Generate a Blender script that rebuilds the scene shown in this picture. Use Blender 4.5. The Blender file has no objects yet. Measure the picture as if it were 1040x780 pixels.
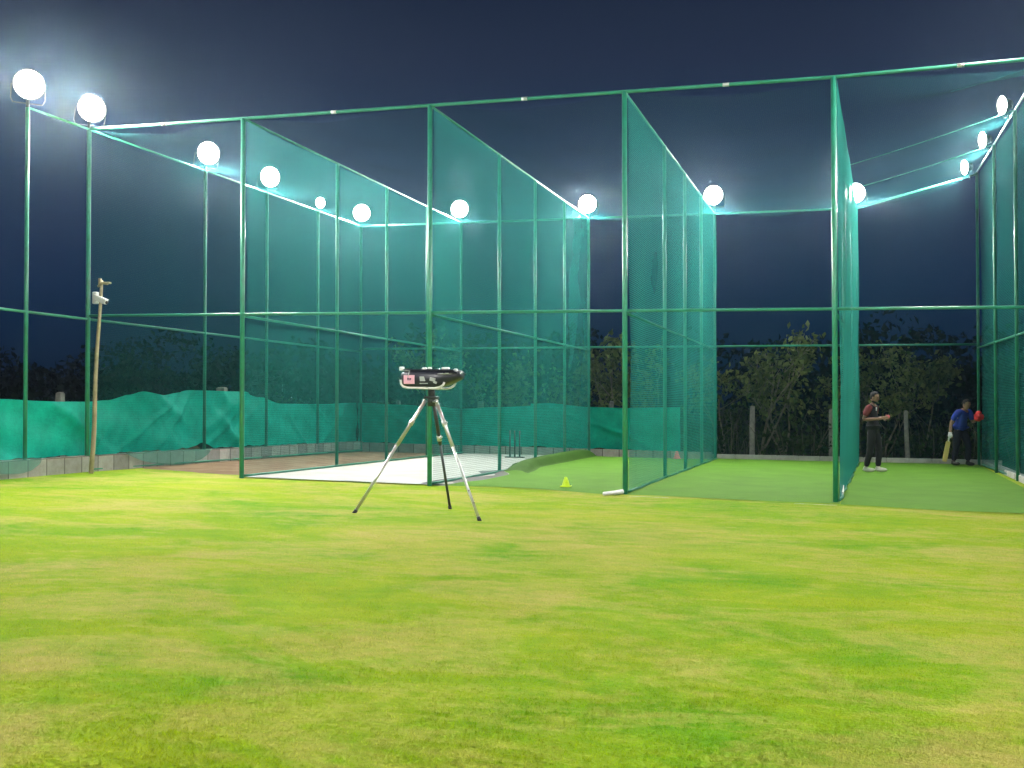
import bpy, bmesh, math, random
import numpy as np
from mathutils import Vector, Matrix
random.seed(7); rng = np.random.default_rng(11)
R = math.radians
scene = bpy.context.scene
col = scene.collection

# ------------------------------------------------------------------ terrain
def gz(x, y):
    """height of the gently tilted ground"""
    xc = min(max(x, -17.0), 9.0)
    t = min(max((y - 17.0) / 12.0, 0.0), 1.0)
    return (-0.0165 + 0.0085 * t) * xc

# ------------------------------------------------------------------ materials
def new_mat(name):
    m = bpy.data.materials.new(name); m.use_nodes = True
    nt = m.node_tree
    for n in list(nt.nodes): nt.nodes.remove(n)
    out = nt.nodes.new('ShaderNodeOutputMaterial')
    return m, nt, out
def N(nt, typ, **kw):
    n = nt.nodes.new(typ)
    for k, v in kw.items():
        if k.startswith('i_'): n.inputs[k[2:].replace('_', ' ')].default_value = v
        else: setattr(n, k, v)
    return n
def mixc(nt, fac, a, b, blend='MIX'):
    n = nt.nodes.new('ShaderNodeMix'); n.data_type = 'RGBA'; n.blend_type = blend
    for s, v in ((0, fac), (6, a), (7, b)):
        if hasattr(v, 'is_output') or isinstance(v, bpy.types.NodeSocket): nt.links.new(v, n.inputs[s])
        elif s == 0: n.inputs[0].default_value = v
        else: n.inputs[s].default_value = (*v[:3], 1)
    return n.outputs[2]
def math_(nt, op, a, b=None, c=None, clamp=False):
    n = nt.nodes.new('ShaderNodeMath'); n.operation = op; n.use_clamp = clamp
    for i, v in enumerate((a, b, c)):
        if v is None: continue
        if isinstance(v, bpy.types.NodeSocket): nt.links.new(v, n.inputs[i])
        else: n.inputs[i].default_value = v
    return n.outputs[0]
def noise(nt, vec, scale, detail=4, rough=0.55, dist=0.0):
    n = nt.nodes.new('ShaderNodeTexNoise')
    n.inputs['Scale'].default_value = scale; n.inputs['Detail'].default_value = detail
    n.inputs['Roughness'].default_value = rough; n.inputs['Distortion'].default_value = dist
    if vec is not None: nt.links.new(vec, n.inputs['Vector'])
    return n.outputs['Fac']
def ramp(nt, fac, stops):
    n = nt.nodes.new('ShaderNodeValToRGB'); e = n.color_ramp.elements
    while len(e) > 1: e.remove(e[-1])
    e[0].position = stops[0][0]; e[0].color = (*stops[0][1], 1)
    for p, c in stops[1:]:
        q = e.new(p); q.color = (*c, 1)
    nt.links.new(fac, n.inputs[0]); return n.outputs[0]
def fr(nt, fac, a, b):
    n = nt.nodes.new('ShaderNodeMapRange'); n.inputs[1].default_value = a; n.inputs[2].default_value = b
    nt.links.new(fac, n.inputs[0]); return n.outputs[0]
def basic(name, c, rough=0.5, metal=0.0, var=0.15, scale=6.0, spec=0.5, bump=0.0, c2=None):
    m, nt, out = new_mat(name)
    b = N(nt, 'ShaderNodeBsdfPrincipled')
    tc = N(nt, 'ShaderNodeTexCoord')
    f = noise(nt, tc.outputs['Object'], scale, 5, 0.6)
    lo = tuple(x * (1 - var) for x in c); hi = tuple(min(1, x * (1 + var)) for x in c)
    if c2: hi = c2
    colr = ramp(nt, f, [(0.3, lo), (0.7, hi)])
    nt.links.new(colr, b.inputs['Base Color'])
    b.inputs['Metallic'].default_value = metal; b.inputs['Specular IOR Level'].default_value = spec
    r = math_(nt, 'MULTIPLY_ADD', f, 0.25, rough - 0.12, clamp=True)
    nt.links.new(r, b.inputs['Roughness'])
    if bump:
        bp = N(nt, 'ShaderNodeBump'); bp.inputs['Strength'].default_value = bump; bp.inputs['Distance'].default_value = 0.02
        f2 = noise(nt, tc.outputs['Object'], scale * 5, 6, 0.65)
        nt.links.new(f2, bp.inputs['Height']); nt.links.new(bp.outputs[0], b.inputs['Normal'])
    nt.links.new(b.outputs[0], out.inputs[0])
    return m

def lawn_colour(nt, pos):
    """patchy yellow-green colour by place, shared by the soil-level sheet and the blades"""
    mp = N(nt, 'ShaderNodeMapping'); mp.inputs['Rotation'].default_value = (0, 0, R(-17)); mp.inputs['Scale'].default_value = (0.8, 1.3, 1.0)
    nt.links.new(pos, mp.inputs['Vector']); raw = pos; pos = mp.outputs[0]
    big = noise(nt, pos, 0.32, 3, 0.5, 0.3)
    mid = noise(nt, pos, 1.15, 5, 0.62, 0.5)
    fine = noise(nt, pos, 5.5, 6, 0.7)
    tan_ = noise(nt, pos, 0.55, 6, 0.68, 0.8)
    a = math_(nt, 'ADD', math_(nt, 'MULTIPLY', big, 0.55), math_(nt, 'MULTIPLY', mid, 0.45))
    a = math_(nt, 'ADD', a, math_(nt, 'MULTIPLY_ADD', fine, 0.30, -0.15))
    green = ramp(nt, a, [(0.34, LAWN[0]), (0.46, LAWN[1]), (0.58, LAWN[2]), (0.70, LAWN[3])])
    t = math_(nt, 'ADD', tan_, math_(nt, 'MULTIPLY_ADD', fine, 0.36, -0.18))
    t = fr(nt, t, 0.45, 0.68)
    # a worn bare patch before the ball machine
    sub = N(nt, 'ShaderNodeVectorMath', operation='SUBTRACT'); nt.links.new(raw, sub.inputs[0]); sub.inputs[1].default_value = (-3.0, 11.3, 0)
    sc = N(nt, 'ShaderNodeVectorMath', operation='MULTIPLY'); nt.links.new(sub.outputs[0], sc.inputs[0]); sc.inputs[1].default_value = (0.42, 0.42, 0)
    ln = N(nt, 'ShaderNodeVectorMath', operation='LENGTH'); nt.links.new(sc.outputs[0], ln.inputs[0])
    w = math_(nt, 'SUBTRACT', 1.25, ln.outputs['Value'], clamp=True)
    w = math_(nt, 'MULTIPLY', w, fr(nt, mid, 0.38, 0.62))
    t = math_(nt, 'MAXIMUM', math_(nt, 'MULTIPLY', t, 0.85), math_(nt, 'MULTIPLY', w, 0.85), clamp=True)
    return mixc(nt, t, green, LAWN[4]), fine
LAWN = [(0.125, 0.315, 0.004), (0.20, 0.35, 0.006), (0.275, 0.375, 0.010), (0.34, 0.375, 0.03), (0.42, 0.36, 0.095)]

def make_lawn():
    m, nt, out = new_mat('lawn_ground')
    g = N(nt, 'ShaderNodeNewGeometry')
    c, fine = lawn_colour(nt, g.outputs['Position'])
    b = N(nt, 'ShaderNodeBsdfPrincipled'); b.inputs['Roughness'].default_value = 0.95
    b.inputs['Specular IOR Level'].default_value = 0.1
    # beyond the fence the ground is rough dark earth and weeds
    sep = N(nt, 'ShaderNodeSeparateXYZ'); nt.links.new(g.outputs['Position'], sep.inputs[0])
    far = fr(nt, sep.outputs['Y'], 29.0, 30.0); lef = math_(nt, 'LESS_THAN', sep.outputs['X'], -14.2)
    rgt = math_(nt, 'GREATER_THAN', sep.outputs['X'], 3.4); rgt = math_(nt, 'MULTIPLY', rgt, fr(nt, sep.outputs['Y'], 16.5, 17.5))
    far = math_(nt, 'MAXIMUM', math_(nt, 'MAXIMUM', far, lef), rgt, clamp=True)
    c = mixc(nt, far, c, (0.045, 0.05, 0.02))
    nt.links.new(c, b.inputs['Base Color'])
    bp = N(nt, 'ShaderNodeBump'); bp.inputs['Strength'].default_value = 0.6; bp.inputs['Distance'].default_value = 0.03
    f2 = noise(nt, g.outputs['Position'], 38, 5, 0.7); nt.links.new(f2, bp.inputs['Height'])
    nt.links.new(bp.outputs[0], b.inputs['Normal'])
    nt.links.new(b.outputs[0], out.inputs[0]); return m
def make_blade():
    m, nt, out = new_mat('grass_blade')
    g = N(nt, 'ShaderNodeNewGeometry')
    c, fine = lawn_colour(nt, g.outputs['Position'])
    d = N(nt, 'ShaderNodeBsdfDiffuse'); t = N(nt, 'ShaderNodeBsdfTranslucent')
    # short blades: shade them mostly as the turf surface they make up
    up = N(nt, 'ShaderNodeVectorMath', operation='SCALE'); nt.links.new(g.outputs['Normal'], up.inputs[0]); up.inputs['Scale'].default_value = 0.22
    ad = N(nt, 'ShaderNodeVectorMath', operation='ADD'); nt.links.new(up.outputs[0], ad.inputs[0]); ad.inputs[1].default_value = (0, 0, 1)
    nm = N(nt, 'ShaderNodeVectorMath', operation='NORMALIZE'); nt.links.new(ad.outputs[0], nm.inputs[0])
    vary = math_(nt, 'MULTIPLY_ADD', g.outputs['Random Per Island'], 0.5, 0.82)
    hv = N(nt, 'ShaderNodeHueSaturation'); nt.links.new(c, hv.inputs['Color']); nt.links.new(vary, hv.inputs['Value'])
    nt.links.new(hv.outputs[0], d.inputs[0]); nt.links.new(nm.outputs[0], d.inputs['Normal'])
    nt.links.new(d.outputs[0], out.inputs[0]); return m

def make_net(name, c, a, pitch=0.05, wire=0.16):
    """knotted netting seen as cells; a is the share covered seen square-on, which grows when seen aslant"""
    m, nt, out = new_mat(name)
    g = N(nt, 'ShaderNodeNewGeometry')
    uv = N(nt, 'ShaderNodeUVMap'); uv.uv_map = 'UVMap'
    sep = N(nt, 'ShaderNodeSeparateXYZ'); nt.links.new(uv.outputs[0], sep.inputs[0])
    def lines(s):
        f = math_(nt, 'FRACT', math_(nt, 'DIVIDE', s, pitch))
        return math_(nt, 'LESS_THAN', f, wire)
    ln = math_(nt, 'MAXIMUM', lines(sep.outputs[0]), lines(sep.outputs[1]))
    cov = 1 - (1 - wire) ** 2
    # line cells carry most of the cover
    al = math_(nt, 'MULTIPLY_ADD', ln, a * 0.45 / cov, a * 0.55)
    soft = noise(nt, uv.outputs[0], 0.9, 3, 0.6)
    al = math_(nt, 'MULTIPLY', al, math_(nt, 'MULTIPLY_ADD', soft, 0.3, 0.85))
    dot = N(nt, 'ShaderNodeVectorMath', operation='DOT_PRODUCT')
    nt.links.new(g.outputs['Normal'], dot.inputs[0]); nt.links.new(g.outputs['Incoming'], dot.inputs[1])
    cs = math_(nt, 'MAXIMUM', math_(nt, 'ABSOLUTE', dot.outputs['Value']), 0.04)
    al = math_(nt, 'SUBTRACT', 1.0, math_(nt, 'POWER', math_(nt, 'SUBTRACT', 1.0, al, clamp=True), math_(nt, 'DIVIDE', 1.0, cs)), clamp=True)
    d = N(nt, 'ShaderNodeBsdfDiffuse'); t = N(nt, 'ShaderNodeBsdfTranslucent'); tr = N(nt, 'ShaderNodeBsdfTransparent')
    d.inputs[0].default_value = (*c, 1); t.inputs[0].default_value = (*c, 1)
    mx = N(nt, 'ShaderNodeMixShader'); mx.inputs[0].default_value = 0.5
    nt.links.new(d.outputs[0], mx.inputs[1]); nt.links.new(t.outputs[0], mx.inputs[2])
    m2 = N(nt, 'ShaderNodeMixShader'); nt.links.new(al, m2.inputs[0])
    nt.links.new(tr.outputs[0], m2.inputs[1]); nt.links.new(mx.outputs[0], m2.inputs[2])
    nt.links.new(m2.outputs[0], out.inputs[0]); return m

def make_cloth(name, c, trans=0.35, opac=1.0, scale=3.0):
    m, nt, out = new_mat(name)
    tc = N(nt, 'ShaderNodeTexCoord')
    f = noise(nt, tc.outputs['Object'], scale, 5, 0.6)
    f3 = noise(nt, tc.outputs['Object'], scale * 9, 6, 0.75, 0.6)
    f = math_(nt, 'MULTIPLY_ADD', f3, 0.45, math_(nt, 'MULTIPLY', f, 0.6))
    cc = ramp(nt, f, [(0.32, tuple(x * 0.66 for x in c)), (0.62, tuple(x * 1.12 for x in c))])
    d = N(nt, 'ShaderNodeBsdfPrincipled'); d.inputs['Roughness'].default_value = 0.6; d.inputs['Specular IOR Level'].default_value = 0.15
    t = N(nt, 'ShaderNodeBsdfTranslucent')
    bp = N(nt, 'ShaderNodeBump'); bp.inputs['Strength'].default_value = 0.55; bp.inputs['Distance'].default_value = 0.03
    mp = N(nt, 'ShaderNodeMapping'); mp.inputs['Scale'].default_value = (1.0, 1.0, 2.6); mp.inputs['Rotation'].default_value = (0.5, 0.5, 0)
    nt.links.new(tc.outputs['Object'], mp.inputs['Vector'])
    nt.links.new(noise(nt, mp.outputs[0], 3.2, 4, 0.6, 1.2), bp.inputs['Height']); nt.links.new(bp.outputs[0], d.inputs['Normal'])
    nt.links.new(cc, d.inputs['Base Color']); nt.links.new(cc, t.inputs[0])
    mx = N(nt, 'ShaderNodeMixShader'); mx.inputs[0].default_value = trans
    nt.links.new(d.outputs[0], mx.inputs[1]); nt.links.new(t.outputs[0], mx.inputs[2])
    if opac < 1:
        tr = N(nt, 'ShaderNodeBsdfTransparent'); m2 = N(nt, 'ShaderNodeMixShader'); m2.inputs[0].default_value = opac
        nt.links.new(tr.outputs[0], m2.inputs[1]); nt.links.new(mx.outputs[0], m2.inputs[2])
        nt.links.new(m2.outputs[0], out.inputs[0])
    else: nt.links.new(mx.outputs[0], out.inputs[0])
    return m

def make_leaf(name, lo, hi):
    m, nt, out = new_mat(name)
    g = N(nt, 'ShaderNodeNewGeometry')
    f = noise(nt, g.outputs['Position'], 1.7, 4, 0.65)
    f = math_(nt, 'ADD', math_(nt, 'MULTIPLY', f, 0.6), math_(nt, 'MULTIPLY', g.outputs['Random Per Island'], 0.4))
    c = ramp(nt, f, [(0.25, lo), (0.75, hi)])
    d = N(nt, 'ShaderNodeBsdfDiffuse'); t = N(nt, 'ShaderNodeBsdfTranslucent')
    nt.links.new(c, d.inputs[0]); nt.links.new(c, t.inputs[0])
    mx = N(nt, 'ShaderNodeMixShader'); mx.inputs[0].default_value = 0.3
    nt.links.new(d.outputs[0], mx.inputs[1]); nt.links.new(t.outputs[0], mx.inputs[2])
    nt.links.new(mx.outputs[0], out.inputs[0]); return m

def make_emit(name, c, s):
    m, nt, out = new_mat(name)
    e = N(nt, 'ShaderNodeEmission'); e.inputs[0].default_value = (*c, 1); e.inputs[1].default_value = s
    nt.links.new(e.outputs[0], out.inputs[0]); return m

def make_turf(name, c):
    m, nt, out = new_mat(name)
    g = N(nt, 'ShaderNodeNewGeometry')
    f = noise(nt, g.outputs['Position'], 1.3, 5, 0.65, 0.4); f2 = noise(nt, g.outputs['Position'], 90, 3, 0.7)
    a = math_(nt, 'MULTIPLY_ADD', f2, 0.4, math_(nt, 'MULTIPLY', f, 0.6))
    cc = ramp(nt, a, [(0.3, tuple(x * 0.75 for x in c)), (0.7, tuple(x * 1.15 for x in c))])
    b = N(nt, 'ShaderNodeBsdfPrincipled'); b.inputs['Roughness'].default_value = 0.9; b.inputs['Specular IOR Level'].default_value = 0.15
    nt.links.new(cc, b.inputs['Base Color'])
    bp = N(nt, 'ShaderNodeBump'); bp.inputs['Strength'].default_value = 0.5; bp.inputs['Distance'].default_value = 0.012
    nt.links.new(f2, bp.inputs['Height']); nt.links.new(bp.outputs[0], b.inputs['Normal'])
    nt.links.new(b.outputs[0], out.inputs[0]); return m

def make_blocks():
    m, nt, out = new_mat('concrete_block')
    uv = N(nt, 'ShaderNodeUVMap'); uv.uv_map = 'UVMap'
    br = N(nt, 'ShaderNodeTexBrick')
    nt.links.new(uv.outputs[0], br.inputs['Vector'])
    br.inputs['Scale'].default_value = 1.0; br.inputs['Brick Width'].default_value = 0.46; br.inputs['Row Height'].default_value = 0.35
    br.inputs['Mortar Size'].default_value = 0.012; br.inputs['Bias'].default_value = 0.0
    br.inputs['Color1'].default_value = (0.28, 0.275, 0.26, 1); br.inputs['Color2'].default_value = (0.52, 0.50, 0.46, 1)
    br.inputs['Mortar'].default_value = (0.13, 0.125, 0.11, 1)
    f = noise(nt, uv.outputs[0], 5, 6, 0.7)
    c = mixc(nt, 0.8, br.outputs['Color'], ramp(nt, f, [(0.3, (0.62, 0.58, 0.52)), (0.7, (1, 1, 1))]), 'MULTIPLY')
    b = N(nt, 'ShaderNodeBsdfPrincipled'); b.inputs['Roughness'].default_value = 0.92
    nt.links.new(c, b.inputs['Base Color'])
    bp = N(nt, 'ShaderNodeBump'); bp.inputs['Strength'].default_value = 0.5; nt.links.new(f, bp.inputs['Height'])
    nt.links.new(bp.outputs[0], b.inputs['Normal'])
    nt.links.new(b.outputs[0], out.inputs[0]); return m

M = {}
M['lawn'] = make_lawn(); M['blade'] = make_blade()
M['post'] = basic('green_paint', (0.016, 0.21, 0.125), 0.36, 0.0, 0.25, 4.0, 0.6)
M['net'] = make_net('green_net', (0.022, 0.195, 0.165), 0.14, 0.035, 0.2)
M['net_thin'] = make_net('green_net_thin', (0.03, 0.17, 0.18), 0.034, 0.035, 0.2)
M['net_back'] = make_net('green_net_back', (0.02, 0.17, 0.17), 0.085, 0.035, 0.2)
M['tarp'] = make_cloth('shade_cloth', (0.006, 0.58, 0.43), 0.33)
M['drape'] = make_cloth('old_netting', (0.015, 0.17, 0.11), 0.3, 0.62)
M['concrete'] = basic('slab_concrete', (0.46, 0.475, 0.43), 0.85, 0, 0.14, 1.4, 0.3, 0.25)
M['kerb'] = basic('kerb_concrete', (0.46, 0.46, 0.42), 0.85, 0, 0.25, 3, 0.3, 0.3)
M['dirt'] = basic('red_dirt', (0.23, 0.135, 0.075), 0.95, 0, 0.3, 2.2, 0.1, 0.6, (0.25, 0.185, 0.115))
M['turf'] = make_turf('artificial_turf', (0.105, 0.25, 0.020))
M['turf_shade'] = make_turf('turf_hump_shade', (0.05, 0.125, 0.014))  # shade of the carpet hump put into the turf colour
M['turf_b'] = basic('turf_backing', (0.12, 0.125, 0.12), 0.8, 0, 0.2, 5, 0.3, 0.2)
M['blocks'] = make_blocks()
M['stone'] = basic('granite_post', (0.26, 0.25, 0.21), 0.9, 0, 0.3, 9, 0.2, 0.5)
M['bark'] = basic('pale_bark', (0.20, 0.18, 0.11), 0.9, 0, 0.3, 9, 0.2, 0.5)
M['stalk'] = basic('dry_stalk', (0.10, 0.10, 0.05), 0.9, 0, 0.3, 9)
M['bamboo'] = basic('weathered_wood', (0.36, 0.30, 0.18), 0.75, 0, 0.25, 7, 0.3, 0.3)
M['leaf'] = make_leaf('leaf', (0.03, 0.06, 0.014), (0.24, 0.28, 0.085))
M['leafdark'] = make_leaf('leaf_dark', (0.002, 0.005, 0.002), (0.008, 0.015, 0.006))
M['weed'] = make_leaf('weed', (0.02, 0.04, 0.012), (0.08, 0.12, 0.035))
M['steel'] = basic('galvanised_steel', (0.72, 0.72, 0.70), 0.3, 0.9, 0.12, 12)
M['darksteel'] = basic('dark_steel', (0.05, 0.055, 0.055), 0.4, 0.6, 0.2, 12)
M['machine'] = basic('black_shell', (0.012, 0.013, 0.024), 0.35, 0, 0.2, 10)
M['chrome'] = basic('white_tube', (0.78, 0.78, 0.74), 0.3, 0.2, 0.1, 10)
M['pink'] = basic('pink_label', (0.80, 0.42, 0.52), 0.6, 0, 0.06, 10)
M['ink'] = basic('dark_print', (0.06, 0.03, 0.07), 0.6)
M['grey'] = basic('grey_label', (0.34, 0.36, 0.35), 0.5)
M['white'] = basic('white_plastic', (0.75, 0.76, 0.74), 0.45, 0, 0.08)
M['lime'] = basic('lime_plastic', (0.58, 0.80, 0.01), 0.5, 0, 0.08)
M['redcone'] = basic('pink_plastic', (0.75, 0.16, 0.18), 0.5, 0, 0.08)
M['black'] = basic('black_plastic', (0.012, 0.013, 0.012), 0.5)
M['alu'] = basic('lamp_housing', (0.06, 0.065, 0.07), 0.5, 0.5, 0.15, 12)
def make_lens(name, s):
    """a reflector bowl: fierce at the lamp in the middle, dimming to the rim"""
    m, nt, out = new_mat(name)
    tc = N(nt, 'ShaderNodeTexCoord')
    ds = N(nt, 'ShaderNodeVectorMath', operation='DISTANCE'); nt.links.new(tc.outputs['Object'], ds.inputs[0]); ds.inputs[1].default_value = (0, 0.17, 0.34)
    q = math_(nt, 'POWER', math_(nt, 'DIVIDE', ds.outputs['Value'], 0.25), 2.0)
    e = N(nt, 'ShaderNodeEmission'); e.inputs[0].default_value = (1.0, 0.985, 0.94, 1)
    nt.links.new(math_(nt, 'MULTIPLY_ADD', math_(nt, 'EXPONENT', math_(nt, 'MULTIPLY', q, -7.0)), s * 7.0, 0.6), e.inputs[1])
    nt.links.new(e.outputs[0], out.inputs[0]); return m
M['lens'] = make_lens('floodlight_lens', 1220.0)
M['lens_added'] = make_lens('added_lamp_lens_strong', 2150.0)  # stronger lens for the added posts that light the lawn
M['window'] = make_emit('lit_window', (0.9, 0.95, 1.0), 1.6)
M['wallfar'] = basic('dark_plaster', (0.06, 0.06, 0.06), 0.9)
M['skin'] = basic('skin', (0.30, 0.17, 0.11), 0.55, 0, 0.1, 8)
M['hair'] = basic('hair', (0.006, 0.005, 0.005), 0.75, 0, 0.3, 30)
M['eye'] = basic('eye', (0.03, 0.02, 0.02), 0.3)
M['maroon'] = basic('maroon_cloth', (0.20, 0.035, 0.035), 0.85, 0, 0.2, 9)
M['charcoal'] = basic('black_cloth', (0.010, 0.011, 0.013), 0.9, 0, 0.3, 9)
M['navy'] = basic('navy_cloth', (0.006, 0.009, 0.020), 0.9, 0, 0.3, 9)
M['blue'] = basic('blue_cloth', (0.012, 0.045, 0.36), 0.75, 0, 0.2, 7)
M['shoe'] = basic('white_shoe', (0.55, 0.54, 0.50), 0.6, 0, 0.2, 12)
M['red'] = basic('red_padding', (0.62, 0.03, 0.03), 0.55, 0, 0.15, 12)
M['bat'] = basic('willow_wood', (0.62, 0.52, 0.16), 0.55, 0, 0.12, 6)

# ------------------------------------------------------------------ mesh helpers
class MB:
    def __init__(s): s.v = []; s.f = []; s.uv = None; s.mi = []
    def add(s, v, f, mi=0):
        o = len(s.v); s.v += [tuple(p) for p in v]; s.f += [tuple(i + o for i in q) for q in f]; s.mi += [mi] * len(f)
    def box(s, c, d, rot=None, mi=0, bev=0.0):
        x, y, z = d[0] / 2, d[1] / 2, d[2] / 2
        if bev:
            bm = bmesh.new(); bmesh.ops.create_cube(bm, size=1)
            for q in bm.verts: q.co = Vector((q.co.x * d[0], q.co.y * d[1], q.co.z * d[2]))
            bmesh.ops.bevel(bm, geom=bm.edges[:], offset=bev, segments=2, affect='EDGES', profile=0.5)
            bm.verts.index_update()
            v = [q.co.copy() for q in bm.verts]; f = [[q.index for q in fc.verts] for fc in bm.faces]; bm.free()
        else:
            v = [Vector((sx * x, sy * y, sz * z)) for sz in (-1, 1) for sy in (-1, 1) for sx in (-1, 1)]
            f = [(0, 2, 3, 1), (4, 5, 7, 6), (0, 1, 5, 4), (2, 6, 7, 3), (0, 4, 6, 2), (1, 3, 7, 5)]
        if rot is not None: v = [rot @ p for p in v]
        s.add([p + Vector(c) for p in v], f, mi); return s
    def tube(s, pts, r, n=8, caps=True, mi=0):
        pts = [Vector(p) for p in pts]
        rs = r if isinstance(r, (list, tuple)) else [r] * len(pts)
        v = []; f = []; up = None
        for i, p in enumerate(pts):
            t = (pts[min(i + 1, len(pts) - 1)] - pts[max(i - 1, 0)]).normalized()
            if up is None:
                up = Vector((0, 0, 1)) if abs(t.z) < 0.9 else Vector((1, 0, 0))
            a = (up - t * up.dot(t)).normalized(); b = t.cross(a); up = a
            for k in range(n):
                q = 2 * math.pi * k / n
                v.append(p + (a * math.cos(q) + b * math.sin(q)) * rs[i])
        for i in range(len(pts) - 1):
            for k in range(n):
                f.append((i * n + k, i * n + (k + 1) % n, (i + 1) * n + (k + 1) % n, (i + 1) * n + k))
        if caps:
            f.append(tuple(range(n))[::-1]); f.append(tuple((len(pts) - 1) * n + k for k in range(n)))
        s.add(v, f, mi); return s
    def lathe(s, prof, n=20, mat=None, mi=0):
        """prof: (radius, z) pairs, spun about z, then moved by mat"""
        v = []; f = []
        for r, z in prof:
            for k in range(n):
                q = 2 * math.pi * k / n; v.append(Vector((r * math.cos(q), r * math.sin(q), z)))
        for i in range(len(prof) - 1):
            for k in range(n): f.append((i * n + k, i * n + (k + 1) % n, (i + 1) * n + (k + 1) % n, (i + 1) * n + k))
        if mat is not None: v = [mat @ p for p in v]
        s.add(v, f, mi); return s
    def build(s, name, m, parent=None, smooth=False):
        me = bpy.data.meshes.new(name); me.from_pydata(s.v, [], s.f)
        for k in (m if isinstance(m, (list, tuple)) else [m]): me.materials.append(k)
        if any(s.mi): me.polygons.foreach_set('material_index', s.mi)
        if smooth: me.polygons.foreach_set('use_smooth', [True] * len(me.polygons))
        me.update()
        return link(name, me, parent)
def link(name, me, parent=None):
    o = bpy.data.objects.new(name, me); col.objects.link(o)
    if parent is not None: o.parent = parent
    return o
def tag(o, label=None, cat=None, group=None, kind=None):
    if label: o['label'] = label
    if cat: o['category'] = cat
    if group: o['group'] = group
    if kind: o['kind'] = kind
    return o
def thing(name, label, cat, loc=(0, 0, 0), rz=0.0, group=None):
    o = bpy.data.objects.new(name, None); col.objects.link(o); o.empty_display_size = 0.2
    o.location = loc; o.rotation_euler = (0, 0, rz)
    return tag(o, label, cat, group)
def struct(name, mb, m, smooth=False):
    return tag(mb.build(name, m, None, smooth), kind='structure')
def sheet(name, P, m, parent=None, smooth=True, uvscale=None, double=None):
    """P: rows x cols array of points -> mesh with uv in metres"""
    n, k = len(P), len(P[0])
    v = [tuple(p) for row in P for p in row]
    f = [(i * k + j, i * k + j + 1, (i + 1) * k + j + 1, (i + 1) * k + j) for i in range(n - 1) for j in range(k - 1)]
    me = bpy.data.meshes.new(name); me.from_pydata(v, [], f)
    for q in (m if isinstance(m, (list, tuple)) else [m]): me.materials.append(q)
    u = [0.0]
    for j in range(1, k): u.append(u[-1] + (Vector(P[0][j]) - Vector(P[0][j - 1])).length)
    w = [0.0]
    for i in range(1, n): w.append(w[-1] + (Vector(P[i][0]) - Vector(P[i - 1][0])).length)
    uv = me.uv_layers.new(name='UVMap')
    for p in me.polygons:
        for li in p.loop_indices:
            vi = me.loops[li].vertex_index; uv.data[li].uv = (u[vi % k], w[vi // k])
    if smooth: me.polygons.foreach_set('use_smooth', [True] * len(me.polygons))
    me.update()
    return link(name, me, parent)
def lerp(a, b, t): return a + (b - a) * t
def prof(pts, x):
    if x <= pts[0][0]: return pts[0][1]
    for (a, b), (c, d) in zip(pts, pts[1:]):
        if x <= c:
            t = (x - a) / (c - a); t = t * t * (3 - 2 * t); return lerp(b, d, t)
    return pts[-1][1]
def wob(x, y, s=0):
    return math.sin(1.7 * x + 0.6 * y + s) * 0.5 + math.sin(3.9 * x - 1.3 * y + 2.1 + s) * 0.3 + math.sin(0.7 * x + 2.9 * y + 4.0 + s) * 0.3

# ------------------------------------------------------------------ ground sheets
xs = [-400, -150, -60, -30, -17] + [x for x in np.linspace(-16, 8, 25)] + [9, 20, 60, 150, 400]
ys = [-60, -20, -5, 0, 5, 10, 14, 17] + [y for y in np.linspace(18, 29, 12)] + [32, 40, 60, 120, 400]
g = sheet('ground', [[(x, y, gz(x, y)) for x in xs] for y in ys], M['lawn'], smooth=True)
tag(g, 'patchy mown lawn', kind='structure')

# dirt strip between the block wall and the slab
rows = []
for y in np.linspace(0, 1, 25):
    row = []
    for t in np.linspace(0, 1, 13):
        x = lerp(-13.68, -10.5, t)
        y0 = 17.75 + 1.0 * (1 - t) ** 1.5 + 0.12 * wob(x * 2, 0) + 0.05 * wob(x * 9, 3)
        yy = lerp(y0, 28.97, y); row.append((x, yy, gz(x, yy) + 0.006 + 0.006 * (0.5 + 0.5 * wob(x * 1.3, yy * 1.1)) * (0 < y < 1)))
    rows.append(row)
tag(sheet('dirt_ground', rows, M['dirt']), kind='structure')
# concrete slab of the second and third lanes
mb = MB()
def slabpt(x, y, h): return (x, y, gz(x, y) + h)
mbP = [[slabpt(x, lerp(17.25 if x < -6.7 else 17.75, 28.95, y), 0.022) for x in [-10.46, -9.5, -8.5, -7.6, -6.86, -6.6, -6.2, -5.8]] for y in np.linspace(0, 1, 12)]
slab = tag(sheet('concrete_slab', mbP, M['concrete'], smooth=False), kind='structure')

# artificial turf carpets
def carpet(xa, xb, y0, y1, lift=None, nx=24, ny=40, seed=0, front=None):
    rows = []
    for j in range(ny + 1):
        row = []
        for i in range(nx + 1):
            t = i / nx; s = j / ny
            x = lerp(xa(s), xb(s), t)
            yf = y0 + (front(t) if front else 0.0); y = lerp(yf, y1, s)
            h = 0.034 + 0.005 * wob(x * 1.3, y * 1.1, seed)
            if lift: h += lift(x, y, t, s)
            h -= 0.026 * max(0.0, 1 - (y - yf) / 0.5)
            row.append((x, y, gz(x, y) + h))
        rows.append(row)
    return rows
c1 = sheet('turf_carpet', carpet(lambda s: -3.46, lambda s: -0.22 + 0.25 * s, 17.05, 28.95, seed=1, front=lambda t: 0.05 * math.sin(9 * t) - 0.1 * t), M['turf'])
tag(c1, 'flat green turf carpet of the empty lane with a dark streak of shadow', 'turf carpet', 'artificial turf carpets in the lanes')
c2 = sheet('turf_carpet', carpet(lambda s: -0.21 + 0.25 * s, lambda s: 2.88, 16.85, 28.95, seed=4, front=lambda t: 0.05 * math.sin(8 * t + 1) - 0.25 * t), M['turf'])
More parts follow.
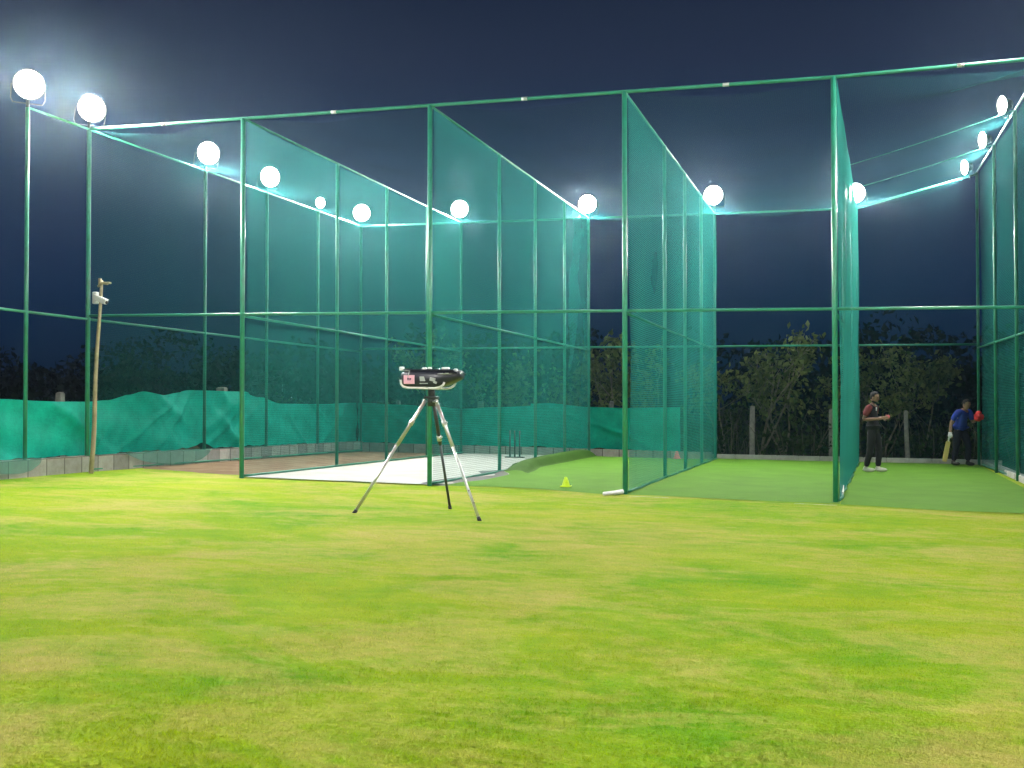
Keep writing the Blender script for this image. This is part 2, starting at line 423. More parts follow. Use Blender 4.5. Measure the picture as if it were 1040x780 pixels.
tag(c2, 'green turf carpet under the two players', 'turf carpet', 'artificial turf carpets in the lanes')
# the third carpet lies with its far left edge thrown up in a long hump
def edge3(s):
    y = lerp(17.3, 28.6, s)
    return prof([(17.3, -6.62), (18.6, -6.35), (20.0, -6.36), (21.0, -6.75), (23, -7.05), (26, -7.1), (28.6, -7.1)], y)
def lift3(x, y, t, s):
    ridge = prof([(17.3, 0), (19.8, 0.01), (21.0, 0.06), (22.3, 0.17), (24.5, 0.20), (27.4, 0.22), (28.2, 0.20), (28.6, 0.12)], y)
    return ridge * prof([(0, 0.55), (0.07, 1.0), (0.105, 0.92), (0.15, 0.10), (0.24, 0.0)], t)
c3r = carpet(edge3, lambda s: -3.54, 17.35, 28.6, lift=lift3, nx=80, ny=70, seed=2, front=lambda t: 0.22 * math.sin(4.2 * t) - 0.25 * t)
c3 = sheet('turf_carpet', c3r, [M['turf'], M['turf_shade']])
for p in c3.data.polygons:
    if p.index % 80 < 13 and p.index // 80 > 20: p.material_index = 1      # darker green stands in for shade on the thrown-up strip
tag(c3, 'green turf carpet with its far edge thrown up in a long hump', 'turf carpet', 'artificial turf carpets in the lanes')
rows = []
for i, row in enumerate(c3r):
    p = Vector(row[0]); s = i / (len(c3r) - 1)
    w = prof([(0, 0.45), (0.15, 0.7), (0.3, 0.55), (0.36, 0.12), (1, 0.02)], s)
    pts = []
    for t in np.linspace(0, 1, 7):
        x = p.x - w * t; z = lerp(p.z - 0.004, gz(x, p.y) + 0.03 + 0.02 * math.sin(3 * t + p.y * 2), min(1, t * 1.4))
        pts.append((x, p.y + 0.04 * wob(p.y * 4, t), z))
    rows.append(pts)
sheet('backing_edge', rows, M['turf_b'], c3)

# back kerb, right kerb
mb = MB()
for i in range(14):
    a = -4.1 + 0.54 * i; b = a + 0.53
    mb.box(((a + b) / 2, 29.32, gz(a, 29) + 0.035), (b - a, 0.16, 0.20), bev=0.012)
tag(mb.build('kerb', M['kerb']), kind='structure')
mb = MB()
for i in range(22):
    a = 17.0 + 0.555 * i; b = a + 0.54; x = lerp(3.1, 2.98, i / 21) + 0.05
    mb.box((x + 0.08, (a + b) / 2, gz(3, a) + 0.03), (0.16, b - a, 0.18), bev=0.012)
tag(mb.build('side_kerb', M['kerb']), kind='structure')

# low concrete block wall in which the left and rear posts stand
def wall_strip(P, Q, h0, h1, th, n, m):
    """P,Q ends; box wall following the ground, uv mapped"""
    rows = []; d = (Vector((Q[0] - P[0], Q[1] - P[1], 0))).normalized(); nrm = Vector((d.y, -d.x, 0)) * th / 2
    sec = []
    for k, (o, z) in enumerate(((1, -0.05), (1, 1), (-1, 1), (-1, -0.05))): sec.append((o, z))
    out = []
    for o, z in sec:
        row = []
        for i in range(n + 1):
            t = i / n; x = lerp(P[0], Q[0], t) + nrm.x * o; y = lerp(P[1], Q[1], t) + nrm.y * o
            zz = gz(x, y) + (lerp(h0, h1, t) if z == 1 else -0.05)
            row.append((x, y, zz))
        out.append(row)
    return out
bw = sheet('block_wall', wall_strip((-13.78, 8.0), (-13.78, 29.1), 0.30, 0.30, 0.2, 40, None), M['blocks'], smooth=False)
tag(bw, 'low grey concrete block wall along the dirt strip, topped by green cloth', 'wall')
bw2 = sheet('block_wall', wall_strip((-13.66, 29.12), (-3.6, 29.12), 0.26, 0.19, 0.2, 24, None), M['blocks'], smooth=False)
tag(bw2, 'low pale block wall across the far end of the concrete slab', 'wall')

# ------------------------------------------------------------------ net lines
H = 6.45
YS = [17.2, 21.05, 23.7, 26.35, 29.0]
LX = [(-13.75, -13.7), (-10.45, -10.6), (-6.85, -6.9), (-3.5, -3.5), (-0.28, 0.05), (3.3, 2.9)]
def lx(i, y): return lerp(LX[i][0], LX[i][1], (y - 17.2) / 11.8)
def topz(i, y):
    if i == 5: return lerp(7.55, 7.2, (y - 17.2) / 11.8)
    return gz(LX[i][0], 17.2) + H
def line_fence(i, label, base_in_wall=False, extra=()):
    t = thing('net_fence', label, 'net', (lx(i, 17.2), 17.2, gz(LX[i][0], 17.2)), 0, 'nets running down the lanes')
    ox, oy, oz = t.location
    def L(p): return (p[0] - ox, p[1] - oy, p[2] - oz)
    for y in list(extra) + YS:
        x = lx(i, y); r = 0.042 if y == 17.2 else 0.036
        MB().tube([L((x, y, gz(x, y) - 0.02)), L((x, y, topz(i, y)))], r, 10).build('post', M['post'], t, True)
    ya = min(list(extra) + [17.2])
    if extra: ya -= 4.0
    x0, x1 = lx(i, ya), lx(i, 29)
    yt = min(list(extra) + [17.2])
    MB().tube([L((lx(i, yt), yt, topz(i, yt))), L((x1, 29, topz(i, 29)))], 0.021, 8).build('top_rail', M['post'], t, True)
    za, zb = gz(x0, ya) + 2.9, gz(x1, 29) + 2.9
    MB().tube([L((x0, ya, za)), L((x1, 29, zb))], 0.024, 8).build('middle_rail', M['post'], t, True)
    rows = []; ny, nzv = 60, 24
    for b in range(nzv + 1):
        row = []
        for a in range(ny + 1):
            y = lerp(17.22, 28.98, a / ny); x = lx(i, y); q = b / nzv
            z = lerp(gz(x, y) + 0.01, topz(i, y) - 0.03, q)
            bil = 0.035 * math.sin(math.pi * q) * (0.4 + wob(y * 0.8, q * 4, i)) 
            sag = -0.05 * (q > 0.97) * abs(math.sin(math.pi * (y - 17.2) / 2.9))
            row.append(L((x + 0.05 + bil, y, z + sag)))
        rows.append(row)
    sheet('netting', rows, M['net'], t)
    # slack bottom hem
    pts = [L((lx(i, y) + 0.05 + 0.03 * wob(y * 2, 0, i), y, gz(lx(i, y), y) + 0.045)) for y in np.linspace(17.22, 28.98, 40)]
    MB().tube(pts, 0.02, 6).build('hem_rope', M['post'], t, True)
    return t
line_fence(0, 'outermost green net line standing in the low block wall on the dirt side', extra=(15.6,))
line_fence(1, 'tall green net between the dirt strip and the concrete slab')
line_fence(2, 'tall green net behind the ball machine, between bare slab and humped turf')
line_fence(3, 'tall green net between the lime cone lane and the empty turf lane')
line_fence(4, 'tall bright green net seen nearly edge-on beside the maroon sleeved man')
line_fence(5, 'dark green side net beside the batsman in blue, with taller posts')

ff = thing('front_frame', 'open front frame of green pipe beams spanning all the lanes', 'pipe frame', (-13.75, 17.2, 0))
def FL(p): return (p[0] + 13.75, p[1] - 17.2, p[2])
tops = [(LX[i][0], 17.2, topz(i, 17.2) if i < 5 else 6.48) for i in range(6)]
MB().tube([FL(p) for p in tops], 0.03, 8).build('top_beam', M['post'], ff, True)
MB().tube([FL((LX[i][0], 17.2, gz(LX[i][0], 17.2) + 2.93)) for i in range(6)], 0.024, 8).build('middle_beam', M['post'], ff, True)
mb = MB()
for i in range(5):
    a = Vector(tops[i]); b = Vector(tops[i + 1])
    m_ = a.lerp(b, 0.5); d = (b - a).normalized()
    MB().tube([FL(m_ - d * 0.05), FL(m_ + d * 0.05)], 0.032, 10).build('pipe_coupler', M['steel'], ff, True)
bf = thing('back_fence', 'green net and pipe rails closing the far end of the lanes', 'net', (-13.7, 29.0, 0))
def BL(p): return (p[0] + 13.7, p[1] - 29.0, p[2])
bt = [(LX[i][1], 29.0, topz(i, 29) if i < 5 else 7.15) for i in range(6)]
MB().tube([BL(p) for p in bt], 0.026, 8).build('top_rail', M['post'], bf, True)
MB().tube([BL((LX[i][1], 29, gz(LX[i][1], 29) + 2.98)) for i in range(6)], 0.026, 8).build('middle_rail', M['post'], bf, True)
rows = []
for b in range(21):
    q = b / 20; row = []
    for a in range(81):
        t = a / 80; x = lerp(-13.7, 2.9, t); z0 = gz(x, 29.05) + 0.15
        zt = np.interp(x, [p[0] for p in bt], [p[2] for p in bt]) - 0.03
        row.append(BL((x, 29.06 + 0.05 * math.sin(math.pi * q) * wob(x, q * 4), lerp(z0, zt, q))))
    rows.append(row)
sheet('netting', rows, M['net_back'], bf)

rf = thing('roof_net', 'thin net stretched flat over the tops of the lanes', 'net', (-13.7, 17.2, 6.6))
rows = []
for b in range(41):
    y = lerp(17.25, 28.95, b / 40); row = []
    for a in range(101):
        t = a / 100; x = lerp(lx(0, y), lx(5, y), t)
        z = np.interp(x, [lx(i, y) for i in range(6)], [topz(i, y) if i < 5 else prof([(17.2, 6.48), (20, 7.2), (29, 7.15)], y) for i in range(6)])
        lane = t * 5; sag = 0.16 * math.sin(math.pi * (lane % 1.0)) * (0.7 + 0.3 * wob(x, y))
        row.append((x + 13.7, y - 17.2, z - 6.6 - 0.02 - sag))
    rows.append(row)
sheet('netting', rows, M['net_thin'], rf)
for y in (23.7, 26.35):
    a = Vector((lx(4, y), y, topz(4, y))); b_ = Vector((lx(5, y), y, topz(5, y)))
    MB().tube([tuple(a.lerp(b_, k / 8) - Vector((-13.7, 17.2, 6.6)) - Vector((0, 0, 0.03 * math.sin(math.pi * k / 8)))) for k in range(9)], 0.008, 6).build('support_cable', M['post'], rf, True)

# ------------------------------------------------------------------ floodlights
def make_flood(loc, aim, label, first=None, reach=0.0):
    """aim: world vector the lens faces; the root sits at the post top"""
    if first is None:
        t = thing('floodlight', label, 'floodlight', (0, 0, 0), 0, 'floodlights on the net posts')
        # local frame: head centre at origin of its own, facing +Y, tilted down at build time
        tilt = R(7)
        Mh = Matrix.Translation((0, 0.16, 0.34)) @ Matrix.Scale(0.84, 4) @ Matrix.Rotation(-tilt, 4, 'X') @ Matrix.Rotation(R(-90), 4, 'X')
        MB().lathe([(0.02, -0.30), (0.13, -0.29), (0.16, -0.22), (0.17, -0.14), (0.27, -0.06), (0.315, 0.0), (0.325, 0.03), (0.30, 0.03), (0.295, 0.005)], 28, Mh).build('housing', M['alu'], t, True)
        n = 28; b = MB()
        b.add([Mh @ Vector((0.292 * math.cos(2 * math.pi * k / n), 0.292 * math.sin(2 * math.pi * k / n), 0.012)) for k in range(n)], [tuple(range(n))])
        b.build('lens', M['lens'], t)
        b = MB()
        for sx in (-1, 1):
            b.tube([(sx * 0.275, 0.10, 0.34), (sx * 0.275, 0.0, 0.12), (sx * 0.24, -0.01, 0.05)], 0.009, 6)
        b.tube([(-0.24, -0.01, 0.05), (0.24, -0.01, 0.05)], 0.010, 6); b.tube([(0, 0, -0.05), (0, 0, 0.10)], 0.03, 8)
        b.build('bracket', M['alu'], t, True)
    else:
        t = first.copy(); col.objects.link(t); t['label'] = label
        for ch in first.children:
            c = ch.copy(); col.objects.link(c); c.parent = t
    t.location = loc; t.rotation_euler = (0, 0, math.atan2(-aim[0], aim[1]))
    return t
lamps = []
left_aim = (0.80, -0.60)
def lp(i, y, dx=0.0, dz=0.0): return (lx(i, y) + dx, y, topz(i, y) + 0.02 + dz)
SP5 = -0.17
spec = [
    (lp(0, 15.6), (0.75, -0.66), 'leftmost floodlight, on the first post rising from the block wall'),
    (lp(0, 17.2), left_aim, 'floodlight on the post where the long front beam begins'),
    (lp(0, 21.05), left_aim, 'floodlight on the second block wall post inside the net, beyond the front corner'),
    (lp(0, 23.7), left_aim, 'floodlight just to the right of the front post by the slab corner'),
    (lp(0, 26.35, 0, -0.02), (0.85, -0.5), 'smallest dimmer floodlight of the row receding along the block wall'),
    (lp(0, 29.0), (0.5, -0.87), 'floodlight on the far corner post where both green cloths meet'),
    (lp(1, 29.0), (0.1, -1), 'floodlight at the far end of the net between dirt and slab'),
    (lp(2, 29.0), (0.05, -1), 'floodlight at the far end of the net that starts behind the ball machine'),
    (lp(3, 29.0, 0.0, 0.1), (-0.05, -1), 'large floodlight at the far end of the net by the empty turf lane'),
    (lp(4, 29.0), (-0.1, -1), 'floodlight over the nearly edge-on net by the maroon sleeved man'),
    (lp(5, 28.9, -0.18, SP5), (-0.93, -0.38), 'lowest of the three tilted floodlights above the dark side net'),
    (lp(5, 26.35, -0.12, SP5), (-0.93, -0.38), 'middle of the three tilted floodlights above the dark side net'),
    (lp(5, 23.7, -0.12, SP5), (-0.93, -0.38), 'highest of the three tilted floodlights above the dark side net'),
]
first = None
for p, a, lb in spec:
    o = make_flood(p, a, lb, first)
    if first is None: first = o
    if p[0] > 1: o.scale = (0.74, 0.74, 0.74)
    if p[0] < -13 and p[1] == 26.35: o.scale = (0.6, 0.6, 0.6)
    lamps.append(o)
# side row continued out of view: lamp added to light the lawn
for p, a, lb in [
    (lp(5, 17.2, -0.12), (-0.7, -0.7), 'added floodlight, out of view, on the nearest post of the dark side net'),
]:
    lamps.append(make_flood(p, a, lb, first))
def added_mast(x, y, aim, label, lb2, lens='lens_added'):  # lamp posts added out of view to light the lawn evenly
    t = thing('added_lamp_post', label, 'added lamp post', (x, y, gz(x, y)), 0)
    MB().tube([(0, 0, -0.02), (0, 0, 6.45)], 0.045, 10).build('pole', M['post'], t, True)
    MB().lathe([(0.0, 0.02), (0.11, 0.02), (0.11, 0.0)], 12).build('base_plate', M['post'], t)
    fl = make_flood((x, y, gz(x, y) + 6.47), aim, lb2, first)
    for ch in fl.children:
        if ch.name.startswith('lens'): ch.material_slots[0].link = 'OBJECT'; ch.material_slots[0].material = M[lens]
added_mast(-13.85, 9.0, (1, -0.25), 'added green lamp post, out of view on the lawn in line with the block wall', 'added floodlight on the unseen lawn post in line with the block wall', 'lens')
added_mast(-9.0, -4.0, (0.6, 0.8), 'added green lamp post, unseen behind the photographer on the wall side', 'added floodlight, unseen behind the photographer on the wall side')
added_mast(8.5, 5.0, (-1, 0.15), 'added green lamp post, out of view at the open side of the lawn', 'added floodlight, out of view at the open side of the lawn')
added_mast(5.0, -5.0, (-0.4, 0.9), 'added green lamp post, unseen behind the photographer on the open side', 'added floodlight, unseen behind the photographer on the open side')

# ------------------------------------------------------------------ shade cloths
def cloth_rows(P, top, bot, n, m, amp, seed, nrm):
    rows = []
    for b in range(m + 1):
        q = b / m; row = []
        for a in range(n + 1):
            t = a / n; x, y = P(t)
            u = x if abs(nrm[1]) > 0.5 else y
            zt, zb = top(u), bot(u)
            z = lerp(zb, zt, q)
            # drag folds fan out from the tie points along the top edge
            d = 0.0
            for k, (fx, sl, w) in enumerate(folds[seed]):
                c = (u - fx) - sl * (1 - q)
                d += math.exp(-(c / w) ** 2) * (0.6 + 0.4 * math.sin(3 * q + k))
            d = amp * (0.8 * d + 0.35 * wob(u * 1.5, q * 2.0, seed) + 0.22 * math.sin(9 * q + 2.2 * u + seed))
            hem = 0.03 * wob(u * 4, 0, seed) * (1 - q)
            row.append((x + nrm[0] * d, y + nrm[1] * d, z + hem))
        rows.append(row)
    return rows
folds = {}
r_ = random.Random(3)
folds[1] = [(y, r_.choice((-1, 1)) * r_.uniform(0.6, 2.2), r_.uniform(0.08, 0.3)) for y in [10, 11, 12.2, 13.1, 14, 15.2, 16.4, 17, 18.5, 19.0, 19.2, 19.6, 20.4, 20.9, 21.0, 21.3, 22, 22.9, 23, 23.2, 24, 25, 26.2, 26.5, 27.5, 28.5]]
folds[2] = [(x, r_.uniform(1.5, 4.0) * r_.choice((-1, 1)), r_.uniform(0.12, 0.35)) for x in [-13.5, -13, -12.8, -12, -11.4, -10.8, -10.5, -10, -9.4, -9]]
folds[3] = [(x, r_.uniform(1.5, 4.0), r_.uniform(0.12, 0.3)) for x in [-8.4, -7.6, -7.2, -6.7, -6, -5.4, -4.9, -4.6]]
ltop = [(8, 1.62), (10, 1.5), (12, 1.66), (14, 1.6), (15.2, 1.58), (16.6, 1.54), (17.5, 1.54), (18.1, 1.57), (18.7, 1.68), (19.05, 1.75), (19.8, 1.68), (20.9, 1.80), (22.9, 1.79), (23.8, 1.66), (24.8, 1.50), (26.6, 1.49), (29.3, 1.53)]
lbot = [(8, 0.50), (15, 0.55), (17, 0.52), (19.2, 0.52), (20.6, 0.53), (21.2, 0.60), (22, 0.50), (23, 0.48), (25.5, 0.44), (29.3, 0.36)]
o = sheet('shade_cloth', cloth_rows(lambda t: (-13.96, lerp(8, 29.25, t)), lambda u: prof(ltop, u), lambda u: prof(lbot, u), 360, 30, 0.095, 1, (1, 0)), M['tarp'])
tag(o, 'long wrinkled teal green shade cloth hung along the block wall on the dirt side', 'shade cloth')
btop2 = [(-13.9, 1.53), (-12.7, 1.48), (-11.6, 1.42), (-10.6, 1.36), (-9.7, 1.40), (-8.6, 1.44)]
bbot2 = [(-13.9, 0.38), (-11.6, 0.32), (-8.6, 0.30)]
o = sheet('shade_cloth', cloth_rows(lambda t: (lerp(-13.9, -8.58, t), 29.27), lambda u: prof(btop2, u), lambda u: prof(bbot2, u), 160, 26, 0.07, 2, (0, -1)), M['tarp'])
tag(o, 'creased green shade cloth across the far end behind the bare concrete slab', 'shade cloth')
btop3 = [(-8.6, 1.50), (-8.2, 1.52), (-6.9, 1.41), (-5.8, 1.38), (-4.45, 1.41)]
bbot3 = [(-8.6, 0.31), (-6.9, 0.27), (-4.45, 0.21)]
o = sheet('shade_cloth', cloth_rows(lambda t: (lerp(-8.62, -4.45, t), 29.24), lambda u: prof(btop3, u), lambda u: prof(bbot3, u), 120, 26, 0.065, 3, (0, -1)), M['tarp'])
tag(o, 'smoother green shade cloth panel behind the humped turf carpet', 'shade cloth')

# old netting drooping over the block wall in two places
def droop(y0, y1, dep, label):
    rows = []
    for b in range(9):
        q = b / 8; row = []
        for a in range(31):
            t = a / 30; y = lerp(y0, y1, t)
            env = math.sin(math.pi * t) ** 0.6
            z = gz(-13.7, y) + 0.33 - q * dep * env
            row.append((-13.66 + 0.20 * q * env + 0.015 * wob(y * 5, q * 5), y, max(z, gz(-13.7, y) + 0.02)))
        rows.append(row)
    tag(sheet('loose_netting', rows, M['drape']), label, 'netting')
droop(18.2, 21.2, 0.30, 'sagging dark net draped over the block wall beside the dirt')
droop(14.2, 15.9, 0.24, 'dark net bundle drooping over the wall at the edge of the lawn')
# heap of earth behind the wall under the cloth
b = MB(); prf = [(0.85, -0.1), (0.7, 0.18), (0.5, 0.36), (0.3, 0.50), (0.12, 0.56), (0.01, 0.57)]
b.lathe(prf, 18); b.v = [(x * (1 + 0.12 * wob(x * 5, y * 5)), y * (1 + 0.1 * wob(y * 4, x * 3)), z + 0.03 * wob(x * 7, y * 7)) for x, y, z in b.v]
o = b.build('dirt_heap', M['dirt'], None, True); o.location = (-14.75, 21.4, gz(-14.5, 21.4)); tag(o, 'small brown heap of earth behind the block wall under the lifted cloth', 'dirt heap')

# ------------------------------------------------------------------ thin leaning pole with camera
t = thing('camera_pole', 'thin leaning wooden pole with a white security camera near its top', 'pole', (-13.42, 16.9, gz(-13.42, 16.9)))
pp = [(0, 0, -0.05)] + [(0.005 + 0.19 * (k / 8) + 0.008 * math.sin(k * 1.1), 0.01 * math.sin(k), 3.55 * k / 8) for k in range(1, 9)]
MB().tube(pp, [0.045, 0.043, 0.040, 0.038, 0.036, 0.034, 0.031, 0.029, 0.026], 8).build('wooden_pole', M['bamboo'], t, True)
b = MB(); b.tube([(0.13, 0, 3.44), (0.24, -0.02, 3.50), (0.38, -0.05, 3.47)], [0.022, 0.03, 0.018], 8); b.box((0.17, 0, 3.52), (0.05, 0.05, 0.14), bev=0.01)
b.box((0.33, -0.05, 3.49), (0.20, 0.09, 0.035), bev=0.01)
b.build('cross_arm', M['bamboo'], t, True)
rt = Matrix.Rotation(R(20), 3, 'Y')
MB().box((0.14, -0.08, 3.22), (0.09, 0.09, 0.22), bev=0.015).build('camera_mount', M['white'], t)
b = MB(); b.box((0.29, -0.12, 3.17), (0.25, 0.09, 0.09), rt, bev=0.018); b.box((0.29, -0.12, 3.222), (0.28, 0.105, 0.012), rt)
cm = b.build('security_camera', M['white'], t)
MB().tube([(0.40, -0.12, 3.131), (0.425, -0.12, 3.122)], 0.032, 12).build('camera_lens', M['black'], cm, True)

# ------------------------------------------------------------------ bowling machine on its tripod
mx, my = -5.20, 13.1
bmz = gz(mx, my)
t = thing('bowling_machine', 'black cricket ball throwing machine on a tall silver tripod on the lawn', 'bowling machine', (mx, my, bmz))
hub = Vector((0.0, 0, 1.44))
feet = [(-6.12 - mx, 12.77 - my, 0), (-5.19 - mx, 13.78 - my, 0), (-4.37 - mx, 12.62 - my, 0)]
tops_ = [(-0.06, -0.03, 1.46), (0.01, 0.06, 1.46), (0.08, -0.03, 1.46)]
for k, (f_, tp) in enumerate(zip(feet, tops_)):
    f_ = Vector(f_); tp = Vector(tp); f_.z = gz(mx + f_.x, my + f_.y) - bmz
    m_ = M['darksteel'] if k == 1 else M['steel']
    lg = MB().tube([f_.lerp(tp, 0.0), f_.lerp(tp, 0.62)], 0.0185, 10).tube([f_.lerp(tp, 0.60), tp], 0.024, 10).build('leg', m_, t, True)
    if k == 1: lg['label'] = 'dark rear leg'
    d = (tp - f_).normalized()
    MB().tube([f_ - d * 0.01, f_ + d * 0.05], [0.026, 0.024], 10).build('rubber_foot', M['black'], lg, True)
    c = f_.lerp(tp, 0.80 if k != 1 else 0.66)
    MB().tube([c - d * 0.035, c + d * 0.035], 0.032, 10).tube([c, c + Vector((0.055, -0.045, 0.015))], 0.010, 6).build('clamp', M['steel'], lg, True)
b = MB(); b.tube([(0.01, 0, 1.38), (0.01, 0, 1.50)], 0.055, 14); b.box((0.01, 0, 1.495), (0.17, 0.13, 0.03), bev=0.008); b.tube([(0.01, 0, 1.50), (0.01, 0, 1.60)], 0.045, 14)
b.build('tripod_head', M['darksteel'], t, True)
b = MB(); b.tube([(0.05, -0.05, 1.44), (0.12, -0.10, 1.44)], 0.012, 8); b.tube([(0.12, -0.10, 1.415), (0.12, -0.10, 1.465)], 0.022, 10)
b.build('knob', M['steel'], t, True)
# shell: loft of rounded sections along x, tapering to a raised nose
secs = [(-0.375, 1.735, 0.10, 0.055), (-0.36, 1.735, 0.14, 0.085), (-0.30, 1.735, 0.17, 0.115), (-0.10, 1.735, 0.19, 0.125), (0.10, 1.737, 0.19, 0.122), (0.20, 1.745, 0.175, 0.108), (0.29, 1.757, 0.16, 0.088), (0.37, 1.770, 0.135, 0.066), (0.42, 1.780, 0.11, 0.046)]
v = []; f = []; n = 20
for (x, zc, hy, hz) in secs:
    for k in range(n):
        a = 2 * math.pi * k / n; ca, sa = math.cos(a), math.sin(a)
        v.append((x, hy * math.copysign(abs(ca) ** 0.55, ca), zc + hz * math.copysign(abs(sa) ** 0.55, sa)))
for i in range(len(secs) - 1):
    for k in range(n): f.append((i * n + k, i * n + (k + 1) % n, (i + 1) * n + (k + 1) % n, (i + 1) * n + k))
f.append(tuple(range(n))[::-1]); f.append(tuple((len(secs) - 1) * n + k for k in range(n)))
b = MB(); b.add(v, f); sh = b.build('shell', M['machine'], t, True)
b = MB(); b.box((0.0, -0.0, 1.845), (0.74, 0.34, 0.018), Matrix.Rotation(R(1.0), 3, 'Y'), bev=0.006); b.box((0.27, -0.0, 1.800), (0.30, 0.33, 0.012), bev=0.004)
b.build('top_plate', M['machine'], t)
b = MB(); b.tube([(0.16, -0.175, 1.792), (0.30, -0.16, 1.797), (0.40, -0.10, 1.80), (0.425, 0, 1.802)], 0.009, 8)
b.build('nose_trim', M['steel'], t, True)
for (x, z, w, h_, y) in ((-0.34, 1.862, 0.06, 0.055, -0.15), (-0.035, 1.863, 0.055, 0.032, -0.13), (0.025, 1.865, 0.05, 0.035, -0.10), (0.245, 1.858, 0.10, 0.04, -0.12), (0.37, 1.835, 0.04, 0.05, -0.08)):
    MB().box((x, y, z), (w, 0.06, h_), bev=0.012).build('white_fitting', M['white'], t)
MB().tube([(-0.33, -0.18, 1.845), (-0.22, -0.19, 1.835), (-0.24, -0.195, 1.74)], 0.007, 6).build('cable', M['grey'], t, True)
lab = MB().box((-0.225, -0.186, 1.722), (0.145, 0.022, 0.112), bev=0.004).build('pink_label', M['pink'], t)
b = MB(); b.box((-0.235, -0.1985, 1.733), (0.022, 0.004, 0.022)); b.box((-0.205, -0.1985, 1.731), (0.024, 0.004, 0.018)); b.box((-0.222, -0.1985, 1.716), (0.05, 0.004, 0.006)); b.build('print', M['ink'], lab)
b = MB(); b.add([(-0.075, -0.203, 1.76), (-0.015, -0.203, 1.76), (0.005, -0.203, 1.70), (-0.07, -0.203, 1.70)], [(0, 3, 2, 1)]); b.box((-0.02, -0.197, 1.672), (0.11, 0.006, 0.012)); b.build('sticker', M['grey'], t)
b = MB(); b.box((0.10, -0.199, 1.722), (0.075, 0.01, 0.045), Matrix.Rotation(R(12), 3, 'Y')); b.box((0.135, -0.196, 1.685), (0.045, 0.01, 0.03), Matrix.Rotation(R(25), 3, 'Y')); b.build('sticker', M['grey'], t)
pts = [(-0.335, -0.20, 1.72), (-0.33, -0.20, 1.665), (-0.30, -0.20, 1.632), (-0.24, -0.20, 1.618), (0.0, -0.20, 1.612), (0.13, -0.20, 1.608), (0.20, -0.20, 1.622), (0.245, -0.20, 1.65), (0.26, -0.20, 1.685)]
MB().tube(pts, 0.0155, 10).tube([(x, -y, z) for x, y, z in pts], 0.0155, 10).tube([(-0.1, -0.2, 1.612), (-0.1, 0.2, 1.612)], 0.012, 8).tube([(0.1, -0.2, 1.609), (0.1, 0.2, 1.609)], 0.012, 8).build('carry_frame', M['chrome'], t, True)

# ------------------------------------------------------------------ small things in the lanes
def cone(x, y, m, label, s=1.0):
    t = thing('marker_cone', label, 'cone', (x, y, gz(x, y) + 0.036))
    MB().lathe([(0.085 * s, 0.02), (0.03 * s, 0.19 * s), (0.022 * s, 0.20 * s), (0.001, 0.20 * s)], 20).build('cone', m, t, True)
    MB().box((0, 0, 0.011), (0.20 * s, 0.20 * s, 0.018), bev=0.006).build('base', m, t)
cone(-4.62, 17.75, M['lime'], 'bright lime plastic cone near the front edge of the humped turf', 0.82)
cone(-4.40, 28.3, M['redcone'], 'pink plastic cone by the far block wall, seen through a net')
st = thing('cricket_stumps', 'three black cricket stumps on a base at the far end of the slab', 'stumps', (-8.42, 27.1, gz(-8.42, 27.1) + 0.023))
for k in (-1, 0, 1):
    MB().tube([(k * 0.13, 0, 0.02), (k * 0.13, 0, 0.70)], [0.024, 0.020], 8).build('stump', M['black'], st, True)
MB().box((0, 0, 0.012), (0.52, 0.14, 0.03), bev=0.008).build('base', M['black'], st)
b = MB(); b.tube([(-3.76, 16.78, gz(-3.7, 16.8) + 0.03), (-3.50, 17.02, gz(-3.5, 17) + 0.055)], [0.028, 0.035], 8)
tag(b.build('white_pipe', M['white'], None, True), 'short white pipe end lying at the foot of the net by the empty lane', 'pipe')
b = MB(); b.box((-0.20, 18.55, gz(-.2, 18.5) + 0.10), (0.05, 0.5, 0.05), Matrix.Rotation(R(9), 3, 'X'), bev=0.01)
tag(b.build('wooden_strip', M['white'], None), 'white strip leaning against the foot of the nearly edge-on net', 'strip')
def mark(x, y, w, d, rz=0):
    b = MB(); n = 10
    v = []; f = []
    for k in range(n + 1):
        u = lerp(-w / 2, w / 2, k / n); j = 0.4 + 0.6 * random.random()
        for s_ in (-1, 1):
            px = x + u; py = y + s_ * d * j / 2; v.append((px, py, gz(px, py) + 0.034))
    for k in range(n): f.append((2 * k, 2 * k + 2, 2 * k + 3, 2 * k + 1))
    b.add(v, f); tag(b.build('chalk_marking', M['kerb'], None), kind='structure')
mark(-3.0, 16.5, 0.62, 0.06); mark(-0.55, 16.45, 0.6, 0.05)

# granite fence posts beyond the nets
fp = None
def stone_post(x, y, ht, lean, label, w=0.16):
    global fp
    b = MB()
    pr = [(w * 0.56, -0.1), (w * 0.55, 0.2), (w * 0.5, ht * 0.6), (w * 0.46, ht), (w * 0.30, ht + 0.025), (0.001, ht + 0.03)]
    b.lathe(pr, 4); b.v = [(a + 0.012 * wob(c * 9, a * 40), bb + 0.012 * wob(c * 7, bb * 30, 1), c) for a, bb, c in b.v]
    o = b.build('stone_post', M['stone']); o.location = (x, y, gz(x, y)); o.rotation_euler = (0, lean, R(45))
    tag(o, label, 'fence post', 'rough stone posts of the boundary fence')
stone_post(-2.77, 31.5, 1.39, 0.01, 'rough stone post under the pale sapling behind the empty turf lane', 0.19)
stone_post(-0.62, 31.5, 1.33, -0.01, 'stone post half hidden by the nearly edge-on bright net', 0.18)
stone_post(1.36, 31.5, 1.31, R(-3), 'leaning stone post between the two players')
stone_post(-6.84, 31.5, 1.50, 0.02, 'stone post top just left of the net before the empty lane, above the cloth')
stone_post(-10.88, 31.5, 1.46, 0.0, 'stone post top above the far cloth to the right of the ball machine', 0.24)
stone_post(-13.6, 31.5, 1.46, 0.0, 'stone post top above the far cloth to the left of the ball machine', 0.2)
